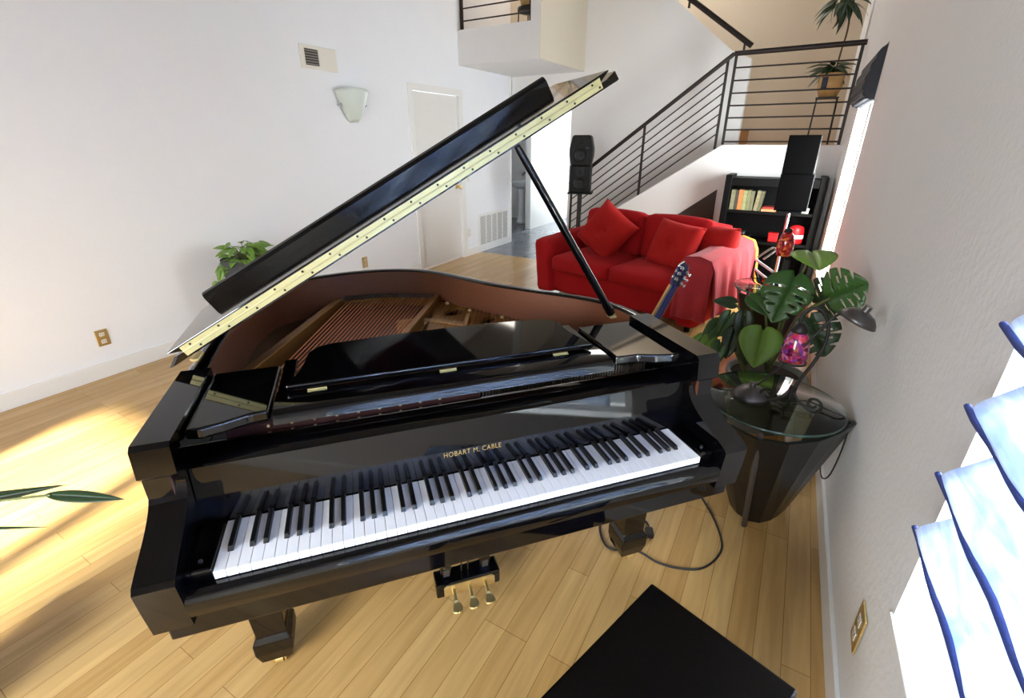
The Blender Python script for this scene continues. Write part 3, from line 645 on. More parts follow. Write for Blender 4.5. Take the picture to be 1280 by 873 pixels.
# ---------------------------------------------------------------- piano bench (only its corner is in view)
bx = Vector((-0.135, 0.969, 0)); e1 = Vector((-0.312, -0.950, 0)); e2 = Vector((0.952, -0.305, 0))
brz = math.atan2(-0.305, 0.952)
bench = empty('piano_bench', bx, 'glossy black piano bench with one corner in the bottom foreground', 'bench', rz=brz)
b = MB(); b.box((0.0, -0.62, 0.452), (0.36, 0.0, 0.48), 0.006); b.build('bench_top', M['benchtop'], bench)
b = MB(); b.box((0.03, -0.59, 0.36), (0.33, -0.03, 0.452), 0.003); b.build('apron', BK, bench)
for (x, y) in ((0.055, -0.055), (0.305, -0.055), (0.055, -0.565), (0.305, -0.565)):
    b = MB(); b.tube([(x, y, 0.36), (x, y, 0.0)], [0.034, 0.022], 4); b.build('leg', BK, bench)

# ---------------------------------------------------------------- red sofa with its cushions and throw
SO = (-2.30, 4.46, 0); SZ = math.radians(-13)
sofa = empty('sofa', SO, 'red fabric two-seat sofa behind the piano', 'sofa', rz=SZ)
SF = M['sofa']
b = MB(); b.rbox((0.9, 0.50, 0.20), (1.70, 0.86, 0.26), 0.03); b.build('base', SF, sofa)
for sx in (0.10, 1.70):
    b = MB(); o_ = -1 if sx < 1 else 1
    b.rbox((sx, 0.48, 0.335), (0.20, 0.98, 0.57), 0.06, 0.01)
    for v in b.bm.verts: v.co.x += o_ * 0.05 * max(0, (v.co.z - 0.15)) / 0.5; v.co.z += 0.05 * max(0, v.co.y - 0.2) * (1 if v.co.z > 0.4 else 0)
    b.build('arm', SF, sofa)
b = MB(); b.rbox((0.9, 0.86, 0.46), (1.52, 0.26, 0.76), 0.06, 0.0); b.build('backrest', SF, sofa)
for cx in (0.553, 1.247):
    b = MB(); b.rbox((cx, 0.36, 0.395), (0.685, 0.78, 0.17), 0.05, 0.03); b.build('seat_cushion', SF, sofa)
    b = MB(); b.rbox((cx, 0.66, 0.67), (0.68, 0.20, 0.44), 0.055, 0.02, Matrix.Rotation(math.radians(-10), 3, 'X')); b.build('back_cushion', SF, sofa)
for (x, y) in ((0.1, 0.08), (1.7, 0.08), (0.1, 0.9), (1.7, 0.9)):
    b = MB(); b.cyl((x, y, 0.0), (x, y, 0.08), 0.025, 12); b.build('foot', M['shelfblack'], sofa)
def R3(x, y, z): return Matrix.Rotation(math.radians(z), 3, 'Z') @ Matrix.Rotation(math.radians(x), 3, 'X') @ Matrix.Rotation(math.radians(y), 3, 'Y')
def sofaw(p): return Matrix.Translation(SO) @ Matrix.Rotation(SZ, 4, 'Z') @ Vector(p)
def throw_pillow(p, w, h, t, rot, label, button):
    c = sofaw(p); o = empty('throw_pillow', c, label, 'pillow', 'red throw pillows on the sofa', SZ)
    b = MB(); b.pillow((0, 0, 0), w, h, t, rot)
    if button:
        for v in b.bm.verts:
            q = rot.inverted() @ v.co; v.co -= rot @ Vector((0, math.copysign(1, q.y) * 0.055 * math.exp(-((q.x / 0.05) ** 2 + (q.z / 0.05) ** 2)), 0))
    b.build('cushion_cover', M['pillow'], o)
    if button: b = MB(); b.sphere(tuple(rot @ Vector((0, -t / 2 + 0.052, 0))), 0.016, 10, (1, 0.6, 1)); b.build('button', M['pillow'], o)
throw_pillow((0.62, 0.36, 0.715), 0.49, 0.49, 0.20, R3(-20, 34, 8), 'red square pillow tipped on its corner with a sunken centre button', True)
throw_pillow((1.345, 0.38, 0.665), 0.47, 0.46, 0.20, R3(-22, 6, -6), 'wide red pillow propped upright in the middle of the sofa', True)
throw_pillow((1.62, 0.62, 0.690), 0.50, 0.34, 0.22, R3(-10, -2, -24), 'red pillow wedged into the right corner of the sofa', False)
tb = (1.77, 0.5, 0.4); tw = sofaw(tb)
thr = empty('throw_blanket', tuple(sofaw((1.75, 0.5, 0.66))), 'rose red throw with a yellow border draped over the right sofa arm', 'blanket', rz=SZ)
TI = inv_of((1.75, 0.5, 0.66))
def thr_pt(u, v, y0, y1, lift=0.0):
    y = y0 + (y1 - y0) * v
    prof = [(1.575, 0.47), (1.585, 0.60), (1.63, 0.665), (1.74, 0.682), (1.84, 0.655), (1.872, 0.58), (1.885, 0.45), (1.895, 0.32), (1.905, 0.18)]
    k = u * (len(prof) - 1); i = min(int(k), len(prof) - 2); f = k - i
    x = prof[i][0] * (1 - f) + prof[i + 1][0] * f; z = prof[i][1] * (1 - f) + prof[i + 1][1] * f
    fold = max(0, u - 0.5) * 0.06 * math.sin(y * 26 + u * 2) + 0.02 * max(0, u - 0.55) * math.sin(y * 61)
    return Vector((x + fold + lift + 0.012, y + 0.05 * max(0, u - 0.5) * (v - 0.5), z + 0.05 * max(0, y - 0.2) * (1 if z > 0.4 else z / 0.4) + 0.008 + lift))
b = MB(); b.grid(lambda u, v: thr_pt(u, v, -0.02, 0.93), 40, 60)
o = b.build('blanket_cloth', M['throw'], thr, TI); md_ = o.modifiers.new('thickness', 'SOLIDIFY'); md_.thickness = 0.008; md_.offset = 1
b = MB(); b.grid(lambda u, v: thr_pt(u, v, 0.932, 0.985, 0.001), 40, 4)
o = b.build('yellow_border', M['throwedge'], thr, TI); md_ = o.modifiers.new('thickness', 'SOLIDIFY'); md_.thickness = 0.008; md_.offset = 1

b = MB(); b.grid(lambda u, v: Vector((thr_pt(0.62 * u, 0, -0.02, 0.93).x + 0.006 * v * math.sin(u * 15), -0.025 - 0.02 * min(1, v * 6) + 0.014 * v * math.sin(u * 22), thr_pt(0.62 * u, 0, -0.02, 0.93).z * (1 - v) + 0.16 * v)), 30, 20)
o = b.build('blanket_front_fall', M['throw'], thr, TI); md_ = o.modifiers.new('thickness', 'SOLIDIFY'); md_.thickness = 0.008; md_.offset = 1

# ---------------------------------------------------------------- blue electric guitar leaning by the sofa
gh = Vector((-0.50, 2.95, 0.885)); gd = Vector((-0.247, -0.55, -0.797)).normalized(); gn = Vector((0.86, -0.50, 0.08)); gn = (gn - gd * gn.dot(gd)).normalized(); gs = gd.cross(gn)
GM = Matrix(((gs.x, gn.x, -gd.x, 0), (gs.y, gn.y, -gd.y, 0), (gs.z, gn.z, -gd.z, 0), (0, 0, 0, 1)))   # x: across, y: back side, z: along the neck towards the head
gt = empty('electric_guitar', tuple(gh + gd * 1.02), 'electric guitar with blue neck and headstock leaning in front of the sofa', 'guitar')
def gpart(mb, name, m, par=None): bmesh.ops.transform(mb.bm, matrix=GM, verts=mb.bm.verts[:]); return mb.build(name, m, par or gt)
b = MB(); body = catmull([(0.0, 0.02), (0.12, 0.03), (0.165, 0.11), (0.14, 0.21), (0.115, 0.27), (0.15, 0.36), (0.13, 0.42), (0.075, 0.36), (0.03, 0.345), (-0.03, 0.345), (-0.085, 0.37), (-0.15, 0.45), (-0.16, 0.38), (-0.12, 0.27), (-0.15, 0.2), (-0.165, 0.11), (-0.12, 0.03)], 4, True)
b.prism(body, 1, -0.022, 0.022, 0.006); gpart(b, 'body', M['guitarblue'])
b = MB(); b.tube([(0, 0.004, 0.33), (0, 0.004, 0.60), (0, 0.003, 0.86)], [0.027, 0.024, 0.021], 10)
gpart(b, 'neck', M['guitarblue'])
b = MB(); b.prism([(-0.028, 0.33), (0.028, 0.33), (0.0215, 0.86), (-0.0215, 0.86)], 1, -0.026, -0.010, 0.001); gpart(b, 'fretboard', M['neckwood'])
b = MB(); b.prism([(-0.022, 0.855), (0.022, 0.855), (0.040, 0.885), (0.044, 0.985), (0.020, 1.02), (0.0, 1.008), (-0.020, 1.02), (-0.044, 0.985), (-0.040, 0.885)], 1, -0.014, 0.004, 0.002); hs = gpart(b, 'headstock', M['guitarblue'])
for sx in (-1, 1):
    for k in range(3):
        z = 0.895 + 0.037 * k; b = MB(); b.box((sx * 0.026 - 0.011, 0.004, z - 0.011), (sx * 0.026 + 0.011, 0.020, z + 0.011), 0.004)
        b.cyl((sx * 0.036, 0.012, z), (sx * 0.056, 0.012, z), 0.003, 8); b.sphere((sx * 0.062, 0.012, z), 0.010, 10, (0.8, 0.6, 1.1)); gpart(b, 'tuner', M['chrome'], hs)

# ---------------------------------------------------------------- speakers
SL = (-2.555, 6.20, 0); SLZ = math.radians(16)
st = empty('speaker_stand', SL, 'black floor stand under the two stacked speakers by the staircase', 'speaker stand', rz=SLZ)
b = MB(); b.box((-0.15, -0.15, 0.0), (0.15, 0.15, 0.02), 0.004); b.build('base_plate', M['speaker'], st)
b = MB(); b.box((-0.028, -0.03, 0.02), (0.028, 0.03, 0.915), 0.004); b.build('pole', M['rail'], st)
b = MB(); b.box((-0.155, -0.13, 0.915), (0.165, 0.13, 0.935), 0.004); b.build('top_plate', M['speaker'], st)
def driver(par, c, r):
    b = MB(); b.lathe([(r, 0.0), (r * 1.02, 0.010), (r * 0.86, 0.012), (r * 0.80, 0.004), (r * 0.30, -0.0), (0.001, 0.010)], c, 28, Matrix.Rotation(PI / 2, 3, 'X')); b.build('driver_cone', M['cone'], par)
lsp = empty('speaker', (SL[0], SL[1], 0.936), 'square-cornered black monitor speaker, lower one on the stand by the stairs', 'speaker', 'stacked speakers by the staircase', SLZ)
b = MB(); b.box((-0.135, -0.12, 0.0), (0.135, 0.13, 0.335), 0.010); b.build('cabinet', M['speaker'], lsp)
driver(lsp, (0, -0.121, 0.115), 0.085); driver(lsp, (0, -0.121, 0.265), 0.022)
b = MB(); b.box((-0.055, -0.124, 0.205), (0.055, -0.1205, 0.325), 0.002); b.build('tweeter_plate', M['cone'], lsp)
usp = empty('speaker', (SL[0], SL[1], 1.272), 'rounded black speaker stacked on top of another beside the stairs', 'speaker', 'stacked speakers by the staircase', SLZ)
b = MB(); b.prism([(-0.125, 0.0), (0.125, 0.0), (0.150, 0.12), (0.152, 0.20), (0.120, 0.345), (0.100, 0.365), (-0.100, 0.365), (-0.120, 0.345), (-0.152, 0.20), (-0.150, 0.12)], 1, -0.12, 0.13, 0.012); b.build('cabinet', M['speaker'], usp)
driver(usp, (0, -0.121, 0.125), 0.090); driver(usp, (0, -0.121, 0.285), 0.030)
b = MB(); b.box((0.060, -0.1235, 0.210), (0.098, -0.1205, 0.217), 0.001); b.build('badge', M['pewter'], usp)
SR = (-0.045, 5.06, 0)
st2 = empty('speaker_stand', SR, 'thin silver pole stand under the black grille speakers by the bookcase', 'speaker stand')
b = MB(); b.lathe([(0.0, 0.0), (0.15, 0.0), (0.15, 0.012), (0.03, 0.025), (0.0, 0.025)], (0, 0, 0), 24); b.build('base_plate', M['speaker'], st2)
b = MB(); b.cyl((0, 0, 0.02), (0, 0, 0.97), 0.014, 12); b.build('pole', M['chrome'], st2)
b = MB(); b.box((-0.10, -0.10, 0.97), (0.10, 0.10, 0.985), 0.003); b.build('top_plate', M['speaker'], st2)
for (x0, x1, z0, z1, lab) in ((-0.125, 0.135, 0.986, 1.298, 'plain black grille speaker, lower of the pair in front of the bookcase'), (-0.122, 0.122, 1.299, 1.612, 'plain black grille speaker, upper of the pair rising above the bookcase')):
    o = empty('speaker', (SR[0], SR[1], z0), lab, 'speaker', 'grille speakers in front of the bookcase')
    b = MB(); b.box((x0, -0.06, 0), (x1, 0.16, z1 - z0), 0.005); b.build('cabinet', M['speaker'], o)
    b = MB(); b.box((x0 + 0.004, -0.078, 0.006), (x1 - 0.004, -0.0605, z1 - z0 - 0.004), 0.005); b.build('grille', M['grille'], o)

# ---------------------------------------------------------------- black bookcase under the landing and what stands in it
BX0, BX1, BY0, BY1 = -0.750, 0.245, 6.10, 6.485
bc = empty('bookcase', ((BX0 + BX1) / 2, 6.3, 0), 'tall black open bookcase against the white half wall', 'bookcase')
BI = inv_of(bc.location)
def bpart(mb, n, m=None): return mb.build(n, m or M['shelfblack'], bc, BI)
for (a0, a1) in ((BX0, BX0 + 0.07), (BX1 - 0.07, BX1)):
    b = MB(); b.box((a0, BY0, 0), (a1, BY1, 1.215), 0.005); bpart(b, 'side_panel')
b = MB(); b.box((BX0 + 0.0705, BY0 + 0.01, 1.10), (BX1 - 0.0705, BY1, 1.185), 0.004); bpart(b, 'top_rail')
b = MB(); b.box((BX0 + 0.0705, BY1 - 0.015, 0.02), (BX1 - 0.0705, BY1 - 0.001, 1.10)); bpart(b, 'back_panel')
for z in (0.835, 0.50, 0.06):
    b = MB(); b.box((BX0 + 0.0705, BY0 + 0.015, z - 0.03), (BX1 - 0.0705, BY1 - 0.0155, z), 0.003); bpart(b, 'shelf')
b = MB(); b.box((-0.42, BY0 + 0.02, 0.061), (-0.40, BY1 - 0.016, 0.469), 0.002); bpart(b, 'divider')
bc_cols = [(120, 118, 88, 'olive grey'), (62, 56, 48, 'dark brown'), (182, 112, 58, 'orange tan'), (136, 136, 92, 'pale olive'), (112, 112, 76, 'olive'), (98, 98, 72, 'dull green'), (126, 116, 84, 'khaki'), (86, 84, 62, 'dark olive')]
order = ['first from the left', 'second from the left', 'third from the left', 'fourth from the left', 'fifth from the left', 'third from the right', 'second from the right', 'rightmost']
x = -0.668
for i, (r, g, bl, nm) in enumerate(bc_cols):
    w = [0.045, 0.030, 0.046, 0.040, 0.036, 0.034, 0.038, 0.032][i]; h = [0.215, 0.212, 0.220, 0.214, 0.218, 0.210, 0.216, 0.212][i]
    cov = mat('book_cover', (r, g, bl), 0.6, noise_amt=0.5, nscale=28)
    o = empty('book', (x + w / 2, BY0 + 0.12, 0.8365), '%s spined book, %s in the row on the top shelf' % (nm, order[i]), 'book', 'row of old books on the top shelf')
    if i >= 6: o.rotation_euler = (0, math.radians(5), 0); o.location.x += 0.006
    b = MB(); b.prism([(-w / 2, -0.08), (w / 2, -0.08), (w / 2, 0.08), (w / 2 - 0.004, 0.08), (w / 2 - 0.004, -0.074), (-w / 2 + 0.004, -0.074), (-w / 2 + 0.004, 0.08), (-w / 2, 0.08)], 2, 0, h); b.build('cover', cov, o)
    b = MB(); b.box((-w / 2 + 0.0045, -0.0735, 0.004), (w / 2 - 0.0045, 0.075, h - 0.004)); b.build('pages', M['whiteplastic'], o)
    x += w + 0.0025
def flat_book(c, sx, sy, h, rgb, rz, lab):
    o = empty('book', c, lab, 'book', 'books lying flat on the top shelf', rz)
    b = MB(); b.prism([(-sy / 2, 0), (sy / 2, 0), (sy / 2, 0.003), (-sy / 2 + 0.004, 0.003), (-sy / 2 + 0.004, h - 0.003), (sy / 2, h - 0.003), (sy / 2, h), (-sy / 2, h)], 0, -sx / 2, sx / 2); b.build('cover', mat('book_cover', rgb, 0.6, noise_amt=0.2), o)
    b = MB(); b.box((-sx / 2 + 0.004, -sy / 2 + 0.005, 0.0035), (sx / 2 - 0.004, sy / 2 - 0.004, h - 0.0035)); b.build('pages', M['whiteplastic'], o)
flat_book((-0.268, BY0 + 0.13, 0.836), 0.15, 0.19, 0.026, (190, 130, 82), 0.10, 'tan book lying flat at the end of the book row')
flat_book((-0.255, BY0 + 0.13, 0.8625), 0.13, 0.18, 0.020, (150, 46, 34), -0.05, 'dark red book lying flat on the tan one')
o = empty('paper_box', (0.085, BY0 + 0.11, 0.8355), 'small white box at the right end of the top shelf', 'box')
b = MB(); b.box((-0.045, -0.04, 0), (0.045, 0.04, 0.04), 0.003); b.build('carton', M['whiteplastic'], o); b = MB(); b.box((-0.047, -0.042, 0.0405), (0.047, 0.042, 0.052), 0.003, Matrix.Rotation(0.06, 3, 'Y')); b.build('carton_lid', M['whiteplastic'], o)
o = empty('storage_tin', (-0.16, BY0 + 0.12, 0.501), 'square bright red tin on the lower bookcase shelf', 'tin')
b = MB(); b.box((-0.05, -0.05, 0), (0.05, 0.05, 0.075), 0.008); b.build('tin_body', M['red'], o); b = MB(); b.box((-0.053, -0.053, 0.0755), (0.053, 0.053, 0.098), 0.007); b.build('tin_lid', M['red'], o)
o = empty('canister', (0.060, BY0 + 0.12, 0.501), 'round glossy red canister on the lower bookcase shelf beside the pole', 'canister')
b = MB(); b.lathe([(0.0, 0.0), (0.066, 0.0), (0.074, 0.012), (0.076, 0.13), (0.070, 0.16)], (0, 0, 0), 28); b.build('canister_body', M['red'], o)
b = MB(); b.lathe([(0.070, 0.161), (0.060, 0.185), (0.02, 0.198), (0.0, 0.20)], (0, 0, 0), 28); b.build('canister_lid', M['red'], o)
b = MB(); b.lathe([(0.0765, 0.06), (0.0772, 0.065), (0.0772, 0.095), (0.0762, 0.10)], (0, 0, 0), 28); b.build('pale_band', M['porcelain'], o)
o = empty('audio_unit', (-0.52, BY0 + 0.15, 0.501), 'low grey and black electronic unit on the left of the lower shelf', 'electronics')
b = MB(); b.box((-0.12, -0.10, 0), (0.12, 0.10, 0.055), 0.004); b.build('case', M['speaker'], o)
for k in range(4): b = MB(); b.cyl((-0.08 + 0.05 * k, -0.101, 0.03), (-0.08 + 0.05 * k, -0.112, 0.03), 0.012, 12); b.build('knob', M['chrome'], o)
b = MB(); b.box((-0.10, -0.08, 0.0555), (0.06, 0.06, 0.085), 0.006); b.build('top_module', M['pewter'], o)

# ---------------------------------------------------------------- the two black glass-topped tables
def side_table(loc, rz, label):
    t = empty('side_table', loc, label, 'side table', 'black pedestal tables with glass tops', rz)
    top = [(-0.245, -0.05), (-0.205, -0.155), (-0.13, -0.235), (-0.03, -0.283), (0.07, -0.262), (0.16, -0.185), (0.225, -0.09), (0.282, 0.008), (0.18, 0.14), (0.05, 0.22), (-0.10, 0.20), (-0.20, 0.10)]
    arc = [(-0.20, 0.10)] + top[:8] + [(0.18, 0.14)]; ia = offset_curve(arc, 0.018); b = MB(); N = len(arc)
    dn = lambda q: (0.03 + 0.43 * q[0], 0.07 + 0.52 * q[1])
    ring = arc + ia[::-1]; M2 = len(ring)
    b._solid([(*dn(q), 0.0) for q in ring] + [(q[0], q[1], 0.545) for q in ring], [tuple(range(M2)), tuple(range(2 * M2 - 1, M2 - 1, -1))] + [(i, (i + 1) % M2, (i + 1) % M2 + M2, i + M2) for i in range(M2)], 0.0)
    b.build('pedestal', M['blacksatin'], t)
    b = MB(); b.tube([(-0.02, -0.285, 0.560), (0.005, -0.125, 0.0)], 0.011, 12); b.build('front_rod', M['pewter'], t)
    for (x, y) in ((-0.18, 0.0), (0.20, 0.0), (0.0, 0.18)):
        b = MB(); b.cyl((x, y, 0.545), (x, y, 0.563), 0.012, 10); b.build('glass_stud', M['pewter'], t)
    b = MB(); b.lathe([(0.0, 0.5635), (0.262, 0.5635), (0.262, 0.5745), (0.0, 0.5745)], (0, 0, 0), 56); gl = b.build('glass_top', M['tableglass'], t)
    b = MB(); b.lathe([(0.2622, 0.5637), (0.2645, 0.5665), (0.2645, 0.5720), (0.2622, 0.5743)], (0, 0, 0), 56); b.build('glass_rim', M['glassedge2'] if not rz else M['glassedge'], gl)
    return t
side_table((0.072, 2.02, 0), 0.0, 'black pedestal table with round glass top beside the keyboard and wall')
side_table((-0.03, 3.86, 0), 0.5, 'black pedestal table with green-edged glass top beside the sofa arm')

# ---------------------------------------------------------------- wrought iron lamp on the near table
TZ = 0.5752
lp = empty('table_lamp', (0.13, 2.0, TZ), 'wrought iron lamp with pink mosaic glass shade and two metal domes on the near table', 'lamp')
LI = inv_of(lp.location)
def lpart(mb, n, m, par=None): return mb.build(n, m, par or lp, LI)
b = MB(); b.tube(catmull([(0.130, 2.0, TZ + 0.045), (0.150, 2.0, 0.70), (0.178, 2.0, 0.78), (0.196, 2.0, 0.86), (0.190, 2.0, 0.935), (0.158, 2.0, 0.985), (0.122, 2.0, 0.985), (0.102, 2.0, 0.955), (0.102, 2.0, 0.925)], 6), 0.0065, 10); lpart(b, 'stem', M['iron'])
def spiral(c, ax, r0, turns, st_, flip=1):
    pts = []
    for k in range(30):
        t = k / 29; a = st_ + flip * turns * 2 * PI * t; r = r0 * (1 - 0.72 * t)
        pts.append(Vector(c) + Vector(ax) * (r * math.cos(a)) + Vector((0, 0, 1)) * (r * math.sin(a)))
    return [tuple(p) for p in pts]
for ang, flip in ((200, 1), (-20, 1), (80, 1)):
    d = Vector((math.cos(math.radians(ang)), math.sin(math.radians(ang)), 0)); c = Vector((0.13, 2.0, 0)) + d * 0.085 + Vector((0, 0, TZ + 0.040))
    sp = spiral(c, d, 0.034, 1.2, -PI / 2, 1)
    lead = catmull([(0.13, 2.0, TZ + 0.075), tuple(Vector((0.13, 2.0, 0)) + d * 0.03 + Vector((0, 0, TZ + 0.035))), sp[0]], 5)
    b = MB(); b.tube(lead[:-1] + sp, 0.0055, 8); lpart(b, 'scroll_foot', M['iron'])
b = MB(); b.cyl((0.13, 2.0, TZ + 0.03), (0.13, 2.0, TZ + 0.085), 0.011, 12); lpart(b, 'hub', M['iron'])
b = MB(); b.lathe([(0.016, 0.075), (0.026, 0.060), (0.040, 0.030), (0.047, -0.005), (0.049, -0.040), (0.047, -0.060), (0.044, -0.060), (0.044, -0.035), (0.036, 0.028), (0.014, 0.070)], (0.106, 2.0, 0.832), 28); sh = lpart(b, 'mosaic_shade', M['mosaic'])
b = MB(); b.lathe([(0.0, 0.095), (0.010, 0.094), (0.020, 0.085), (0.030, 0.066), (0.030, 0.058), (0.0, 0.058)], (0.106, 2.0, 0.832), 24); lpart(b, 'shade_cap', M['iron'], sh)
b = MB(); b.lathe([(0.0475, -0.0605), (0.051, -0.062), (0.051, -0.068), (0.0455, -0.0675)], (0.106, 2.0, 0.832), 28); lpart(b, 'shade_ring', M['iron'], sh)
b = MB(); b.tube(catmull([(0.006, 1.975, 0.645), (0.060, 1.97, 0.725), (0.130, 1.968, 0.845), (0.185, 1.972, 0.955), (0.222, 1.985, 0.997)], 5), 0.0045, 8); lpart(b, 'cross_arm', M['iron'])
def dome(c, tilt_, r):
    b = MB(); rot = Matrix.Rotation(math.radians(tilt_[0]), 3, 'X') @ Matrix.Rotation(math.radians(tilt_[1]), 3, 'Y')
    b.lathe([(0.004, 0.62 * r), (0.30 * r, 0.60 * r), (0.62 * r, 0.48 * r), (0.87 * r, 0.24 * r), (1.0 * r, 0.0), (0.97 * r, 0.0), (0.84 * r, 0.22 * r), (0.59 * r, 0.45 * r), (0.28 * r, 0.57 * r), (0.004, 0.585 * r)], c, 30, rot)
    b.cyl(tuple(Vector(c) + rot @ Vector((0, 0, 0.60 * r))), tuple(Vector(c) + rot @ Vector((0, 0, 0.60 * r + 0.022))), 0.013, 12); lpart(b, 'dome_shade', M['pewter'])
dome((-0.008, 1.985, TZ + 0.008), (0, 0), 0.074); dome((0.268, 1.985, 0.970), (0, 22), 0.066)
b = MB(); b.tube(catmull([(0.13, 2.02, TZ + 0.01), (0.20, 2.06, TZ + 0.006), (0.27, 2.02, TZ + 0.006), (0.335, 2.0, TZ - 0.01), (0.352, 2.03, 0.45), (0.352, 2.10, 0.25), (0.345, 2.2, 0.155), (0.335, 2.27, 0.17), (0.345, 2.32, 0.22), (0.352, 2.36, 0.30)], 5), 0.003, 6); lpart(b, 'power_cord', M['cable'])

# red mosaic lamp on the table by the sofa
rl = empty('table_lamp', (-0.01, 3.78, TZ), 'small dark lamp with red mosaic glass shade on the table by the sofa', 'lamp')
b = MB(); b.lathe([(0.0, 0.0), (0.06, 0.0), (0.06, 0.008), (0.018, 0.02), (0.013, 0.05), (0.013, 0.24), (0.03, 0.25), (0.0, 0.25)], (0, 0, 0), 24); b.build('base', M['iron'], rl)
b = MB(); b.lathe([(0.046, 0.252), (0.052, 0.29), (0.052, 0.34), (0.040, 0.39), (0.024, 0.415), (0.021, 0.41), (0.037, 0.385), (0.048, 0.34), (0.048, 0.29), (0.042, 0.253)], (0, 0, 0), 28); b.build('mosaic_shade', M['mosaicred'], rl)
b = MB(); b.lathe([(0.026, 0.414), (0.024, 0.43), (0.0, 0.445)], (0, 0, 0), 20); b.build('shade_cap', M['iron'], rl)
# chrome folding stand behind that table
fs = empty('folding_stand', (-0.11, 4.42, 0), 'chrome tube folding stand behind the sofa arm and glass table', 'stand')
for (p, q) in (((-0.10, 0.10, 0.625), (0.06, -0.22, 0.605)), ((-0.085, 0.08, 0.545), (0.04, -0.20, 0.53))):
    b = MB(); b.tube([p, q], 0.011, 10); b.build('cross_bar', M['whitetube'], fs)
b = MB(); b.tube(catmull([(-0.09, 0.12, 0.640), (-0.01, 0.155, 0.712), (0.022, 0.155, 0.728), (0.035, 0.145, 0.712), (-0.04, 0.10, 0.635)], 5), 0.009, 10); b.build('loop_handle', M['chrome'], fs)
for (p, q) in (((-0.10, 0.10, 0.625), (-0.12, 0.17, 0.0)), ((0.06, -0.22, 0.605), (0.11, -0.25, 0.0)), ((-0.085, 0.08, 0.545), (0.13, 0.17, 0.0)), ((0.04, -0.20, 0.53), (-0.09, -0.25, 0.0))):
    b = MB(); b.tube([p, q], 0.010, 10); b.build('leg', M['rail'], fs)

# ---------------------------------------------------------------- plants
def frame(d, up):
    d = Vector(d).normalized(); up = Vector(up); n = (up - d * up.dot(d)).normalized(); return d, d.cross(n), n
def leaf(mb, base, d, up, L, Wd, kind='lance', droop=0.25, fold=0.15, n=14):
    d, sd, nn = frame(d, up); base = Vector(base)
    if kind in ('heart', 'monstera'):
        n = 44 if kind == 'monstera' else 18
        def w(s):
            return max(0.0, 0.5 * (math.sin(PI * min(1, (s + 0.16) / 1.16) ** 0.62)) ** 0.75) if s < 1 else 0
        s0 = -0.14
    else:
        def w(s): return 0.5 * math.sin(PI * min(1, max(0, s)) ** 0.75) ** 0.9
        s0 = 0.0
    for sg in (1, -1):
        vs = []; fs = []
        for i in range(n + 1):
            s = s0 + (1 - s0) * i / n; wo = w(s) * Wd
            if kind == 'monstera' and 0.10 < s < 0.90 and ((s * 3.6 + (0.15 if sg > 0 else 0.55)) % 1.0) < 0.13: wo *= 0.55
            wi = max(0.0, -s) * 0.5 * Wd if s < 0 else 0.0
            wi = min(wi, wo)
            for k in range(4):
                x = wi + (wo - wi) * k / 3
                # cuts slope towards the tip
                sl = 0.22 * x if kind == 'monstera' else 0.0
                vs.append(base + d * (s * L + sl) + sd * (sg * x) + nn * (-droop * L * max(0, s) ** 2 + fold * x - 1.2 * fold * x * x / max(Wd, 1e-6)))
        for i in range(n):
            sh = s0 + (1 - s0) * (i + 0.5) / n; hole = kind == 'monstera' and 0.12 < sh < 0.70 and ((sh * 5.2 + (0.0 if sg > 0 else 0.4)) % 1.0) < 0.26
            for k in range(3):
                if hole and k == 1: continue
                a = i * 4 + k; fs.append((a, a + 4, a + 5, a + 1) if sg > 0 else (a, a + 1, a + 5, a + 4))
        mb.add(vs, fs, True)
    return mb
def thick(o, t=0.0012): m = o.modifiers.new('thickness', 'SOLIDIFY'); m.thickness = t; m.offset = 0
mp_ = empty('potted_monstera', (0.04, 2.86, 0), 'split-leaf plant in a wide grey pot on the floor between table and wall', 'plant')
MI = inv_of(mp_.location)
b = MB(); b.lathe([(0.0, 0.0), (0.165, 0.0), (0.205, 0.30), (0.215, 0.305), (0.215, 0.325), (0.195, 0.325), (0.19, 0.29), (0.0, 0.285)], (0.04, 2.86, 0), 36); pt = b.build('pot', M['greypot'], mp_, MI)
b = MB(); b.lathe([(0.0, 0.312), (0.10, 0.308), (0.189, 0.300)], (0.04, 2.86, 0), 28); b.build('soil', M['soil'], mp_, MI)
CAMV = Vector((0, 0, 1.56))
def mleaf(base, tipdir, L, Wd, kind, m, droop=0.2, face=0.7, upz=0.6, foot=(0.04, 2.86, 0.305)):
    base = Vector(base); up = (CAMV - base).normalized() * face + Vector((0, 0, 1)) * upz
    foot = Vector(foot); midp = (foot + base) / 2 + Vector((0, 0, 0.10)) + (base - foot) * 0.05
    s = MB(); s.tube(catmull([tuple(foot), tuple(midp), tuple(base)], 6), [0.006] * 12 + [0.004], 8); so = s.build('stem', M['stem'], mp_, MI)
    l = MB(); leaf(l, base, tipdir, up, L, Wd, kind, droop); lo_ = l.build('leaf', m, so); lo_.data.transform(MI); thick(lo_)
mleaf((0.115, 2.80, 1.045), (0.15, -0.75, -0.10), 0.20, 0.205, 'heart', M['leafl'], 0.10, 0.3, 1.0)
mleaf((0.215, 2.50, 0.905), (0.50, -0.35, 0.50), 0.165, 0.235, 'monstera', M['leaf'], 0.1, 1.3, 0.2)
mleaf((0.065, 2.74, 0.925), (-0.20, -0.45, -0.75), 0.25, 0.24, 'monstera', M['leaf'], 0.15, 1.0, 0.5)
mleaf((0.165, 2.60, 0.765), (0.34, -0.15, -0.55), 0.20, 0.22, 'monstera', M['leafd'], 0.1, 1.1, 0.3)
mleaf((0.190, 2.76, 0.800), (0.15, -0.2, 0.3), 0.16, 0.22, 'monstera', M['leafd'], 0.1, 0.9, 0.5)
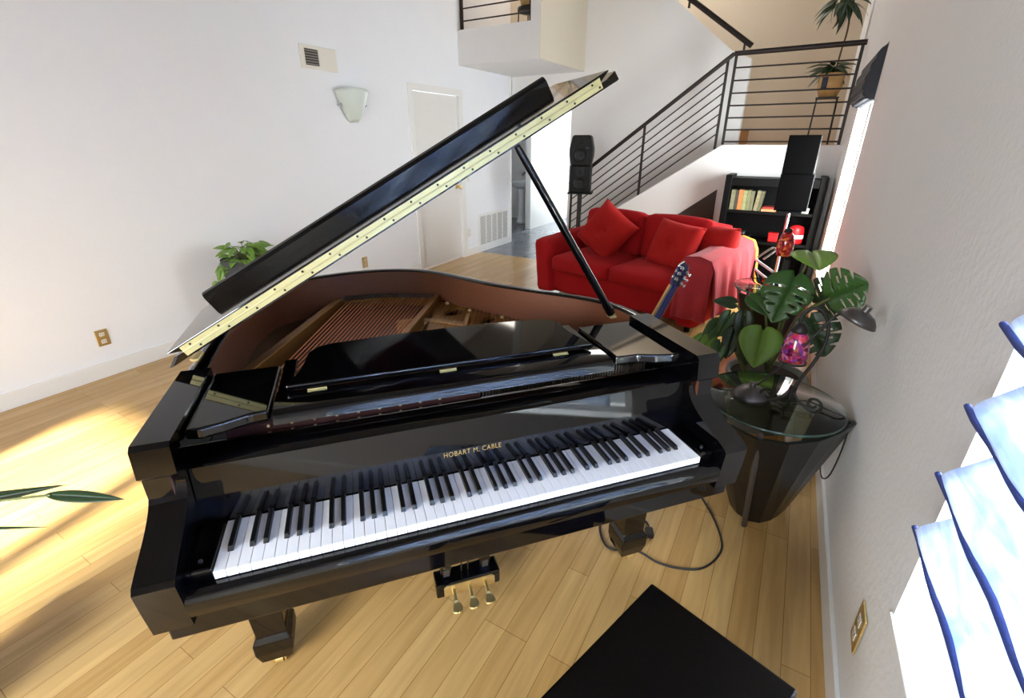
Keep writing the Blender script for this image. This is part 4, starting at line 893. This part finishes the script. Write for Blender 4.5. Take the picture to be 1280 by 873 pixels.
mleaf((-0.022, 2.66, 0.640), (-0.02, -0.45, -0.80), 0.20, 0.21, 'heart', M['leafl'], 0.06, 1.2, 0.3)
mleaf((-0.075, 2.90, 0.740), (0.55, 0.2, 0.25), 0.16, 0.12, 'heart', M['leaf'], 0.2, 0.8, 0.6)
rnd = random.Random(3)
for (x, y, z, dx, dz, L_, m) in ((-0.20, 2.80, 0.66, -0.3, -0.9, 0.15, 'leaf'), (-0.13, 2.78, 0.68, 0.1, -0.9, 0.17, 'leafd'), (-0.25, 2.80, 0.60, -0.5, -0.8, 0.15, 'leaf'), (-0.16, 2.76, 0.58, -0.1, -0.9, 0.17, 'leafd'), (-0.27, 2.78, 0.52, -0.4, -0.7, 0.13, 'leafl'), (-0.22, 2.74, 0.50, 0.0, -0.9, 0.14, 'leaf'), (-0.30, 2.80, 0.50, -0.6, -0.3, 0.12, 'leafl'), (-0.10, 2.74, 0.56, 0.2, -0.9, 0.16, 'leafd'), (-0.12, 2.84, 0.76, 0.5, -0.3, 0.14, 'leaf'), (-0.19, 2.82, 0.72, -0.6, 0.1, 0.12, 'leafd')):
    mleaf((x, y, z), (dx, -0.3, dz), L_, L_ * 0.62, 'heart', M[m], 0.15, 1.0, 0.4, (-0.06, 2.80, 0.30))

def pothos(root_loc, n, rmax, ztop, name_inv, par, seed, spread=(1, 1), m=('leafl', 'leaf')):
    r_ = random.Random(seed); b = MB(); s = MB()
    for k in range(n):
        a = r_.uniform(0, 2 * PI); rr = rmax * r_.uniform(0.25, 1.0); h = ztop + r_.uniform(-0.3, 1.0) * rmax * 0.9
        p = Vector(root_loc) + Vector((math.cos(a) * rr * spread[0], math.sin(a) * rr * spread[1], h))
        s.tube([tuple(Vector(root_loc) + Vector((0, 0, ztop * 0.5))), tuple((Vector(root_loc) + p) / 2 + Vector((0, 0, ztop * 0.5))), tuple(p)], 0.0025, 5)
        leaf(b, p, (math.cos(a), math.sin(a), r_.uniform(-0.5, 0.3)), (0.2, -0.3, 1), r_.uniform(0.06, 0.10), r_.uniform(0.045, 0.07), 'heart', 0.3)
    s.build('stems', M['stem'], par, name_inv); o = b.build('foliage', M[m[0]], par, name_inv); thick(o)
pc = (-3.78, 2.13, 0)
pw = empty('potted_pothos', pc, 'leafy trailing plant in a tall grey planter by the left wall', 'plant')
PI_ = inv_of(pc)
b = MB(); b.lathe([(0.0, 0.0), (0.095, 0.0), (0.135, 0.70), (0.125, 0.70), (0.12, 0.66), (0.0, 0.655)], pc, 28); b.build('planter', M['darkpot'], pw, PI_)
b = MB(); b.lathe([(0.0, 0.672), (0.121, 0.665)], pc, 20); b.build('soil', M['soil'], pw, PI_)
pothos((pc[0] + 0.03, pc[1] + 0.03, 0.635), 95, 0.15, 0.05, PI_, pw, 5)
b = MB(); s = MB()
for (x, y, z) in ((-3.80, 1.98, 0.62), (-3.82, 1.94, 0.54), (-3.76, 1.97, 0.46)):
    leaf(b, (x, y, z), (0.1, -0.4, -0.8), (0.7, -0.5, 0.4), 0.08, 0.06, 'heart', 0.2)
s.tube(catmull([(-3.78, 2.08, 0.70), (-3.80, 1.985, 0.68), (-3.82, 1.95, 0.56), (-3.77, 1.975, 0.46)], 5), 0.0025, 5); so = s.build('trailing_stem', M['stem'], pw, PI_); o = b.build('trailing_leaves', M['leafl'], so, PI_); thick(o)

# plant whose blades reach in from the left edge
fp_ = (-1.86, -0.16, 0)
lpl = empty('strap_leaf_plant', fp_, 'long green blade leaves reaching in at the left edge above the sunlit floor', 'plant')
FI = inv_of(fp_)
b = MB(); b.lathe([(0.0, 0.0), (0.10, 0.0), (0.13, 0.24), (0.118, 0.24), (0.112, 0.21), (0.0, 0.205)], fp_, 28); b.build('pot', M['greypot'], lpl, FI)
b = MB(); b.lathe([(0.0, 0.222), (0.113, 0.216)], fp_, 20); b.build('soil', M['soil'], lpl, FI)
b = MB(); b.tube([(fp_[0], fp_[1], 0.21), (fp_[0] + 0.02, fp_[1] + 0.02, 0.5), (fp_[0] + 0.05, fp_[1] + 0.05, 0.74)], 0.014, 10); b.build('stem', M['bark'], lpl, FI)
for (base, tip, L_, w_, up) in (((-1.80, -0.10, 0.735), (-1.385, 0.245, 0.80), 0.55, 0.055, (0.1, -0.25, 1)), ((-1.385, 0.205, 0.80), (-1.205, 0.292, 0.80), 0.2, 0.030, (0.25, -0.35, 1)), ((-1.72, -0.06, 0.745), (-1.283, 0.172, 0.78), 0.49, 0.014, (0.1, -0.2, 1)),
                          ((-1.82, -0.10, 0.74), (-2.2, 0.05, 0.80), 0.42, 0.05, (0, 0, 1)), ((-1.82, -0.12, 0.74), (-2.0, -0.5, 0.95), 0.42, 0.05, (0, 0, 1)), ((-1.80, -0.12, 0.74), (-1.7, -0.55, 0.9), 0.40, 0.05, (0, 0, 1))):
    b = MB(); d_ = Vector(tip) - Vector(base); leaf(b, base, d_, up, d_.length, w_, 'lance', 0.0, 0.12, 20); o = b.build('leaf', M['leafd'], lpl, FI); thick(o)
b = MB(); b.tube([(-1.80, -0.10, 0.735), (-1.60, 0.045, 0.785), (-1.37, 0.212, 0.80)], 0.003, 6); b.build('leaf_stalk', M['stem'], lpl, FI)

# plant on a wire stand on the landing
ZL = 1.526
ps = empty('plant_stand', (0.065, 7.15, ZL), 'thin black wire plant stand on the upper landing', 'stand')
for (x, y) in ((-0.11, -0.10), (0.11, -0.10), (-0.11, 0.10), (0.11, 0.10)):
    b = MB(); b.cyl((x, y, 0), (x * 0.93, y * 0.93, 0.49), 0.008, 8); b.build('leg', M['rail'], ps)
b = MB(); b.box((-0.115, -0.105, 0.49), (0.115, 0.105, 0.505), 0.003); b.build('top_plate', M['rail'], ps)
dp = empty('potted_dracaena', (0.065, 7.15, ZL + 0.506), 'tall drooping plant in a tan pot behind the landing railing', 'plant')
b = MB(); b.lathe([(0.0, 0.0), (0.09, 0.0), (0.125, 0.10), (0.13, 0.24), (0.12, 0.245), (0.112, 0.21), (0.0, 0.205)], (0, 0, 0), 28); pt = b.build('pot', M['tanpot'], dp)
b = MB(); b.grid(lambda u, v: Vector(((0.1285) * math.sin(-0.75 + 0.5 * u), -(0.1285) * math.cos(-0.75 + 0.5 * u), 0.08 + 0.12 * v)), 6, 4); o = b.build('painted_patch', M['bluepaint'], pt); thick(o, 0.002)
b = MB(); b.lathe([(0.0, 0.222), (0.113, 0.214)], (0, 0, 0), 20); b.build('soil', M['soil'], dp)
b = MB(); b.tube(catmull([(0.02, 0, 0.21), (0.03, 0, 0.45), (0.045, 0, 0.66), (0.02, 0, 0.86), (-0.04, 0, 0.96)], 4), 0.009, 8); b.build('stem', M['bark'], dp)
r_ = random.Random(11); b = MB()
for k in range(34):
    a = r_.uniform(0, 2 * PI); el = r_.uniform(-1.5, 0.1); leaf(b, (-0.06 + 0.05 * math.cos(a), 0.05 * math.sin(a), 0.95 + r_.uniform(-0.06, 0.05)), (math.cos(a) * (0.45 if math.cos(a) > 0 else 1.0), 0.5 * math.sin(a), el), (0, -0.6, 1), r_.uniform(0.18, 0.28), 0.075, 'lance', 0.65, 0.1)
for k in range(32):
    a = r_.uniform(0, 2 * PI); el = r_.uniform(-0.5, 0.7); leaf(b, (-0.01 + 0.03 * math.cos(a), 0.03 * math.sin(a), 0.27 + r_.uniform(-0.02, 0.06)), (math.cos(a) * (0.6 if math.cos(a) > 0 else 1), 0.6 * math.sin(a), el), (0, -0.5, 1), r_.uniform(0.14, 0.24), 0.065, 'lance', 0.5, 0.1)
for v in b.bm.verts: v.co.x = min(v.co.x, 0.205)
o = b.build('foliage', M['leafd'], dp); thick(o)
o = empty('wooden_box', (-0.84, 8.03, ZL), 'small tan wooden box standing on the landing beside the wall end', 'box')
b = MB(); b.box((-0.05, -0.05, 0.0), (0.05, 0.05, 0.17), 0.004); b.build('box_body', M['wood'], o); b = MB(); b.box((-0.055, -0.055, 0.1705), (0.055, 0.055, 0.185), 0.003); b.build('box_lid', M['wood'], o)
# balcony plant on its stand
ls = empty('plant_stand', (-3.30, 6.15, 2.551), 'dark metal plant stand inside the balcony opening', 'stand')
for (x, y) in ((-0.12, -0.12), (0.12, -0.12), (-0.12, 0.12), (0.12, 0.12)):
    b = MB(); b.cyl((x * 1.15, y * 1.15, 0), (x, y, 0.49), 0.008, 8); b.build('leg', M['rail'], ls)
b = MB(); b.lathe([(0.0, 0.49), (0.18, 0.49), (0.18, 0.53), (0.0, 0.53)], (0, 0, 0), 28); b.build('top_plate', M['rail'], ls)
lpt = empty('potted_plant', (-3.30, 6.15, 3.0815), 'green plant in a tan pot inside the balcony opening at the top', 'plant')
b = MB(); b.lathe([(0.0, 0.0), (0.13, 0.0), (0.18, 0.20), (0.17, 0.20), (0.16, 0.17), (0.0, 0.17)], (0, 0, 0), 28); b.build('pot', M['tanpot'], lpt)
b = MB(); b.lathe([(0.0, 0.182), (0.161, 0.174)], (0, 0, 0), 20); b.build('soil', M['soil'], lpt)
pothos((0, 0, 0.17), 26, 0.20, 0.08, None, lpt, 8, m=('leaf', 'leaf'))

# ---------------------------------------------------------------- railings
def lerp(p, q, t): return Vector(p) + (Vector(q) - Vector(p)) * t
sr = empty('stair_railing', (-0.95, Y1 + 0.05, 1.53), 'dark metal railing climbing the stairs and crossing the landing', 'railing')
RI = inv_of(sr.location); yr = Y1 + 0.045
A0 = (-2.86, yr, 1.005); A1 = (-0.93, yr, 2.468); A2 = (0.295, yr, 2.478)
b = MB(); b.tube([A0, A1], 0.024, 8); b.build('handrail', M['rail'], sr, RI)
b = MB(); b.tube([A1, A2], 0.026, 8); b.build('handrail', M['rail'], sr, RI)
def zs(x): return 1.005 + (x + 2.86) * (1.463 / 1.93)
for (x, z0, z1) in ((-2.83, 0.25, zs(-2.83)), (-1.86, 0.89, zs(-1.86)), (-0.985, 1.47, zs(-0.985)), (-0.905, 1.526, 2.465), (0.265, 1.526, 2.47)):
    b = MB(); b.box((x - 0.015, yr - 0.008, z0), (x + 0.015, yr + 0.008, z1), 0.002); b.build('post', M['rail'], sr, RI)
for k in range(7):
    dz = 0.13 + 0.108 * k
    b = MB(); b.cyl((-2.82, yr, zs(-2.82) - dz), (-0.99, yr, zs(-0.99) - dz), 0.0075, 8); b.build('rail_bar', M['rail'], sr, RI)
    z = 2.455 - 0.128 * (k + 1); b = MB(); b.cyl((-0.90, yr, z), (0.262, yr, z), 0.0085, 8); b.build('rail_bar', M['rail'], sr, RI)
ur = empty('upper_handrail', (-1.2, Y2 + 0.07, 2.8), 'short dark handrail sloping up along the top of the stair wall', 'railing')
UI = inv_of(ur.location)
b = MB(); b.tube([(-0.82, Y2 + 0.07, 2.60), (-1.62, Y2 + 0.07, 3.17), (-3.0, Y2 + 0.07, 4.17)], 0.030, 8); b.build('handrail', M['rail'], ur, UI)
for x in (-0.90, -1.60, -2.5):
    zt = 2.46 + (-(x + 0.79)) * 0.80 ; b = MB(); b.box((x - 0.012, Y2 + 0.06, zt - 0.05), (x + 0.012, Y2 + 0.08, 2.60 + (-(x + 0.82)) * 0.7125)); b.build('post', M['rail'], ur, UI)
lr = empty('balcony_railing', (-3.5, LY + 0.06, 2.83), 'dark bar railing across the small balcony opening', 'railing')
LRI = inv_of(lr.location)
for x in (XL + 0.03, LX - 0.145):
    b = MB(); b.box((x - 0.018, LY + 0.045, 2.831), (x + 0.018, LY + 0.075, 3.70), 0.002); b.build('post', M['rail'], lr, LRI)
for z in (2.93, 3.06, 3.19, 3.32, 3.45, 3.58):
    b = MB(); b.cyl((XL + 0.03, LY + 0.06, z), (LX - 0.145, LY + 0.06, z), 0.008, 8); b.build('rail_bar', M['rail'], lr, LRI)
b = MB(); b.box((XL + 0.002, LY + 0.03, 3.70), (LX - 0.122, LY + 0.09, 3.74), 0.004); b.build('handrail', M['rail'], lr, LRI)

# ---------------------------------------------------------------- wall fittings
def outlet(c, axis, label, w=0.075, h=0.118, m='brass'):
    # axis +1: on the left wall, -1: on the right wall
    o = empty('wall_outlet', c, label, 'outlet', 'wall outlets', 0 if axis > 0 else PI - 0.015)
    b = MB(); b.box((0.0005, -w / 2, -h / 2), (0.007, w / 2, h / 2), 0.003); b.build('cover_plate', M[m], o)
    for z in (-0.026, 0.026):
        b = MB(); b.box((0.0072, -0.016, z - 0.014), (0.009, 0.016, z + 0.014), 0.0008); s_ = b.build('socket', M['whiteplastic'] if m == 'brass' else M['trim'], o)
        for yy in (-0.006, 0.006): b = MB(); b.box((0.0091, yy - 0.0012, z - 0.005), (0.0095, yy + 0.0012, z + 0.006)); b.build('slot', M['cable'], s_)
    return o
outlet((XL, 1.20, 0.285), 1, 'brass plated outlet low on the left wall at the far left')
outlet((XL, 3.67, 0.315), 1, 'brass plated outlet on the left wall above the piano tail')
outlet((XL, 5.70, 0.335), 1, 'white outlet on the wall between the door and the grille', m='whiteplastic')
outlet((RX(1.26) , 1.26, 0.315), -1, 'brass plated outlet on the right wall near the window corner', w=0.08, h=0.13)
o = empty('wall_switch', (XL, 5.71, 1.10), 'small white switch plate beside the door knob', 'switch')
b = MB(); b.box((0.0005, -0.036, -0.058), (0.006, 0.036, 0.058), 0.002); b.build('cover_plate', M['whiteplastic'], o); b = MB(); b.box((0.0062, -0.006, -0.012), (0.014, 0.006, 0.012), 0.002); b.build('toggle', M['whiteplastic'], o)
rv = empty('return_grille', (XL, 6.38, 0.32), 'large white return air grille low on the wall past the door', 'vent')
b = MB(); b.box((0.0005, -0.42, -0.225), (0.004, 0.42, 0.225)); b.build('backing', M['ventgrey'], rv)
b = MB()
for (y0, y1, z0, z1) in ((-0.44, 0.44, 0.21, 0.245), (-0.44, 0.44, -0.245, -0.21), (-0.44, -0.40, -0.21, 0.21), (0.40, 0.44, -0.21, 0.21)): b.box((0.0042, y0, z0), (0.013, y1, z1), 0.001)
for k in range(1, 5): b.box((0.0042, -0.40 + 0.16 * k - 0.012, -0.21), (0.012, -0.40 + 0.16 * k + 0.012, 0.21))
b.build('grille_frame', M['trim'], rv)
for k in range(26):
    z = -0.20 + 0.016 * k; b = MB(); b.box((0.0043, -0.40, z), (0.009, 0.40, z + 0.007)); b.build('slat', M['trim'], rv)
sv = empty('wall_vent', (XL, 3.42, 2.262), 'small white supply vent high on the left wall, half its slats open', 'vent')
b = MB(); b.box((0.0005, -0.20, -0.095), (0.012, 0.20, 0.095), 0.004); b.build('frame', M['whiteplastic'], sv)
b = MB(); b.box((0.0122, -0.155, -0.065), (0.0132, -0.01, 0.065)); b.build('open_side', M['ventdark'], sv)
for k in range(6): b = MB(); b.box((0.0134, -0.155, -0.058 + 0.021 * k), (0.017, -0.01, -0.052 + 0.021 * k)); b.build('slat', M['ventgrey'], sv)
b = MB(); b.box((0.0122, 0.01, -0.065), (0.0150, 0.155, 0.065), 0.001); b.build('closed_side', M['whiteplastic'], sv)
sc = empty('wall_sconce', (XL, 3.74, 1.89), 'frosted glass shield wall light between the vent and the door', 'wall light')
b = MB()
b.grid(lambda u, v: Vector((0.015 + (0.02 + 0.10 * v ** 0.6) * math.sin(PI * u) ** 0.8, (0.045 + 0.155 * v ** 0.7) * -math.cos(PI * u), -0.15 + 0.27 * v + 0.035 * math.sin(PI * u) * v)), 20, 10)
o = b.build('glass_shield', M['frost'], sc); thick(o, 0.004)
for y in (-0.165, 0.165): b = MB(); b.cyl((0.001, y, 0.0), (0.045, y, 0.0), 0.008, 10); b.sphere((0.048, y, 0), 0.012, 10, (0.6, 1, 1.4)); b.build('clip', M['chrome'], sc)
b = MB(); b.box((0.0005, -0.05, -0.06), (0.02, 0.05, 0.06), 0.003); b.build('back_plate', M['chrome'], sc)

# ---------------------------------------------------------------- hallway things
sk = empty('pedestal_sink', (-4.86, 8.72, 0), 'white pedestal sink glimpsed through the hallway', 'sink')
b = MB(); b.lathe([(0.0, 0.0), (0.11, 0.0), (0.10, 0.05), (0.07, 0.15), (0.065, 0.60), (0.09, 0.68), (0.0, 0.68)], (0, 0, 0), 24); b.build('pedestal', M['porcelain'], sk)
b = MB(); b.lathe([(0.09, 0.681), (0.20, 0.74), (0.25, 0.82), (0.255, 0.85), (0.225, 0.85), (0.19, 0.79), (0.06, 0.745), (0.0, 0.74)], (0, 0, 0), 32, sx=1.0, sy=0.85); b.build('basin', M['porcelain'], sk)
b = MB(); b.tube(catmull([(0, 0.17, 0.85), (0, 0.17, 0.95), (0, 0.10, 0.99), (0, 0.05, 0.95)], 5), 0.012, 8); b.build('faucet', M['pewter'], sk)
ch = empty('office_chair', (-3.72, 9.35, 0), 'blue and dark office chair at the bright end of the hallway', 'chair')
b = MB(); b.rbox((0, 0, 0.48), (0.42, 0.42, 0.09), 0.04); b.build('seat', M['seat'], ch)
b = MB(); b.rbox((0, 0.22, 0.98), (0.42, 0.07, 0.42), 0.03); b.build('backrest', M['seat'], ch)
b = MB(); b.box((-0.03, 0.20, 0.40), (0.03, 0.24, 0.80)); b.build('back_post', M['rail'], ch)
b = MB(); b.cyl((0, 0, 0.08), (0, 0, 0.44), 0.025, 10); b.build('column', M['rail'], ch)
for k in range(5):
    a = 2 * PI * k / 5; b = MB(); b.tube([(0, 0, 0.10), (0.26 * math.cos(a), 0.26 * math.sin(a), 0.055)], 0.018, 8); b.sphere((0.26 * math.cos(a), 0.26 * math.sin(a), 0.028), 0.028, 10); b.build('leg', M['rail'], ch)

# ---------------------------------------------------------------- window shades
ns = empty('roman_shade', RW(0.15, 1.3, 0.0), 'pale blue striped roman shade bunched in folds over the near window', 'window shade')
NI = inv_of(ns.location)
crest = [1.90, 1.745, 1.59, 1.44, 1.30, 1.155, 1.015, 0.885]
path = [(0.05, 2.03)]
for z in crest: path += [(0.045, z + 0.075), (0.010, z + 0.058), (-0.035, z + 0.024), (-0.060, z + 0.004), (-0.066, z - 0.010), (-0.058, z - 0.022), (-0.030, z - 0.020), (0.020, z - 0.026)]
path += [(0.045, 0.80), (0.060, 0.70), (0.064, 0.575)]
path = catmull(path, 3)
def shade_pt(u, v):
    k = u * (len(path) - 1); i = min(int(k), len(path) - 2); f = k - i
    o_ = path[i][0] * (1 - f) + path[i + 1][0] * f; z = path[i][1] * (1 - f) + path[i + 1][1] * f
    y = 1.005 + (N0 + 0.03 - 1.005) * v
    z += 0.004 * math.sin(9 * y + 3 * z) + 0.003 * math.sin(31 * y + 11 * z) - 0.03 * (v - v * v) * (1 if o_ < 0.03 else 0.3); o_ += 0.004 * math.sin(17 * y + 8 * z) * (o_ < 0.03)
    return Vector(RW(y - 0.02 * max(0, -o_) / 0.066, z, o_))
b = MB(); b.grid(shade_pt, (len(path) - 1), 48); o = b.build('shade_cloth', M['shade'], ns, NI); thick(o, 0.0015)
for z in crest:
    pts = [Vector(RW(1.0 + (N0 + 0.035 - 1.0) * k / 40, z - 0.012 + 0.004 * math.sin(9 * (1.0 - 1.7 * k / 40) + 3 * z) + 0.003 * math.sin(31 * (1.0 - 1.7 * k / 40) + 11 * z) - 0.03 * (k / 40 - (k / 40) ** 2), -0.0665)) for k in range(41)]
    b = MB(); b.tube([tuple(p) for p in pts], 0.0055, 8); b.build('fold_hem', M['shadehem'], ns, NI)
b = MB(); rwall_box(b, N0 + 0.02, N1 - 0.05, 2.02, 2.045, 0.02, 0.08); b.build('head_rail', M['trim'], ns, NI)
ds = empty('roman_shade', RW(5.1, 2.1, 0.0), 'dark striped shade gathered at the top of the far window', 'window shade')
DI = inv_of(ds.location)
dpath = catmull([(0.03, 2.19), (-0.02, 2.17), (-0.05, 2.09), (-0.070, 2.00), (-0.074, 1.93), (-0.058, 1.875), (-0.03, 1.85), (0.02, 1.84)], 8)
def dshade(u, v):
    k = u * (len(dpath) - 1); i = min(int(k), len(dpath) - 2); f = k - i
    o_ = dpath[i][0] * (1 - f) + dpath[i + 1][0] * f; z = dpath[i][1] * (1 - f) + dpath[i + 1][1] * f
    rib = 0.010 * abs(math.sin(u * PI * 8))
    return Vector(RW(F0 + 0.02 + (F1 - F0 - 0.04) * v, z - rib * 0.3, o_ - rib))
b = MB(); b.grid(dshade, 64, 12)
for v_ in (0.0, 1.0): b.add([dshade(k / 64, v_) for k in range(65)] + [Vector(RW(F0 + 0.02 + (F1 - F0 - 0.04) * v_, z, 0.03)) for z in (1.84, 2.19)], [tuple(range(67))], False)
o = b.build('shade_cloth', M['shadedark'], ds, DI); thick(o, 0.003)
b = MB(); rwall_box(b, F0 + 0.015, F1 - 0.015, 2.17, 2.195, 0.02, 0.07); b.build('head_rail', M['trim'], ds, DI)

# ---------------------------------------------------------------- cable on the floor
cb = empty('power_cable', (-0.26, 1.64, 0), 'black power cable looping over the floor around the right piano leg', 'cable')
CI = inv_of(cb.location)
b = MB(); b.tube(catmull([(-0.275, 1.655, 0.012), (-0.295, 1.690, 0.006), (-0.345, 1.715, 0.005), (-0.415, 1.690, 0.005), (-0.470, 1.600, 0.005), (-0.445, 1.520, 0.005), (-0.385, 1.470, 0.005), (-0.29, 1.515, 0.005), (-0.20, 1.500, 0.005), (-0.115, 1.515, 0.005), (-0.040, 1.560, 0.005), (0.004, 1.650, 0.005), (0.008, 1.740, 0.005), (-0.045, 1.870, 0.005), (-0.125, 2.000, 0.005), (-0.20, 2.15, 0.005), (-0.23, 2.40, 0.005)], 6), 0.0045, 8); b.build('cord', M['cable'], cb, CI)
b = MB(); b.box((-0.285, 1.605, 0.002), (-0.252, 1.655, 0.026), 0.006, Matrix.Rotation(0.4, 3, 'Z'), (-0.268, 1.63, 0)); 
for sx in (-0.007, 0.007): b.box((-0.262 + sx - 0.0015, 1.590, 0.012), (-0.262 + sx + 0.0015, 1.606, 0.017))
b.build('plug', M['cable'], cb, CI)
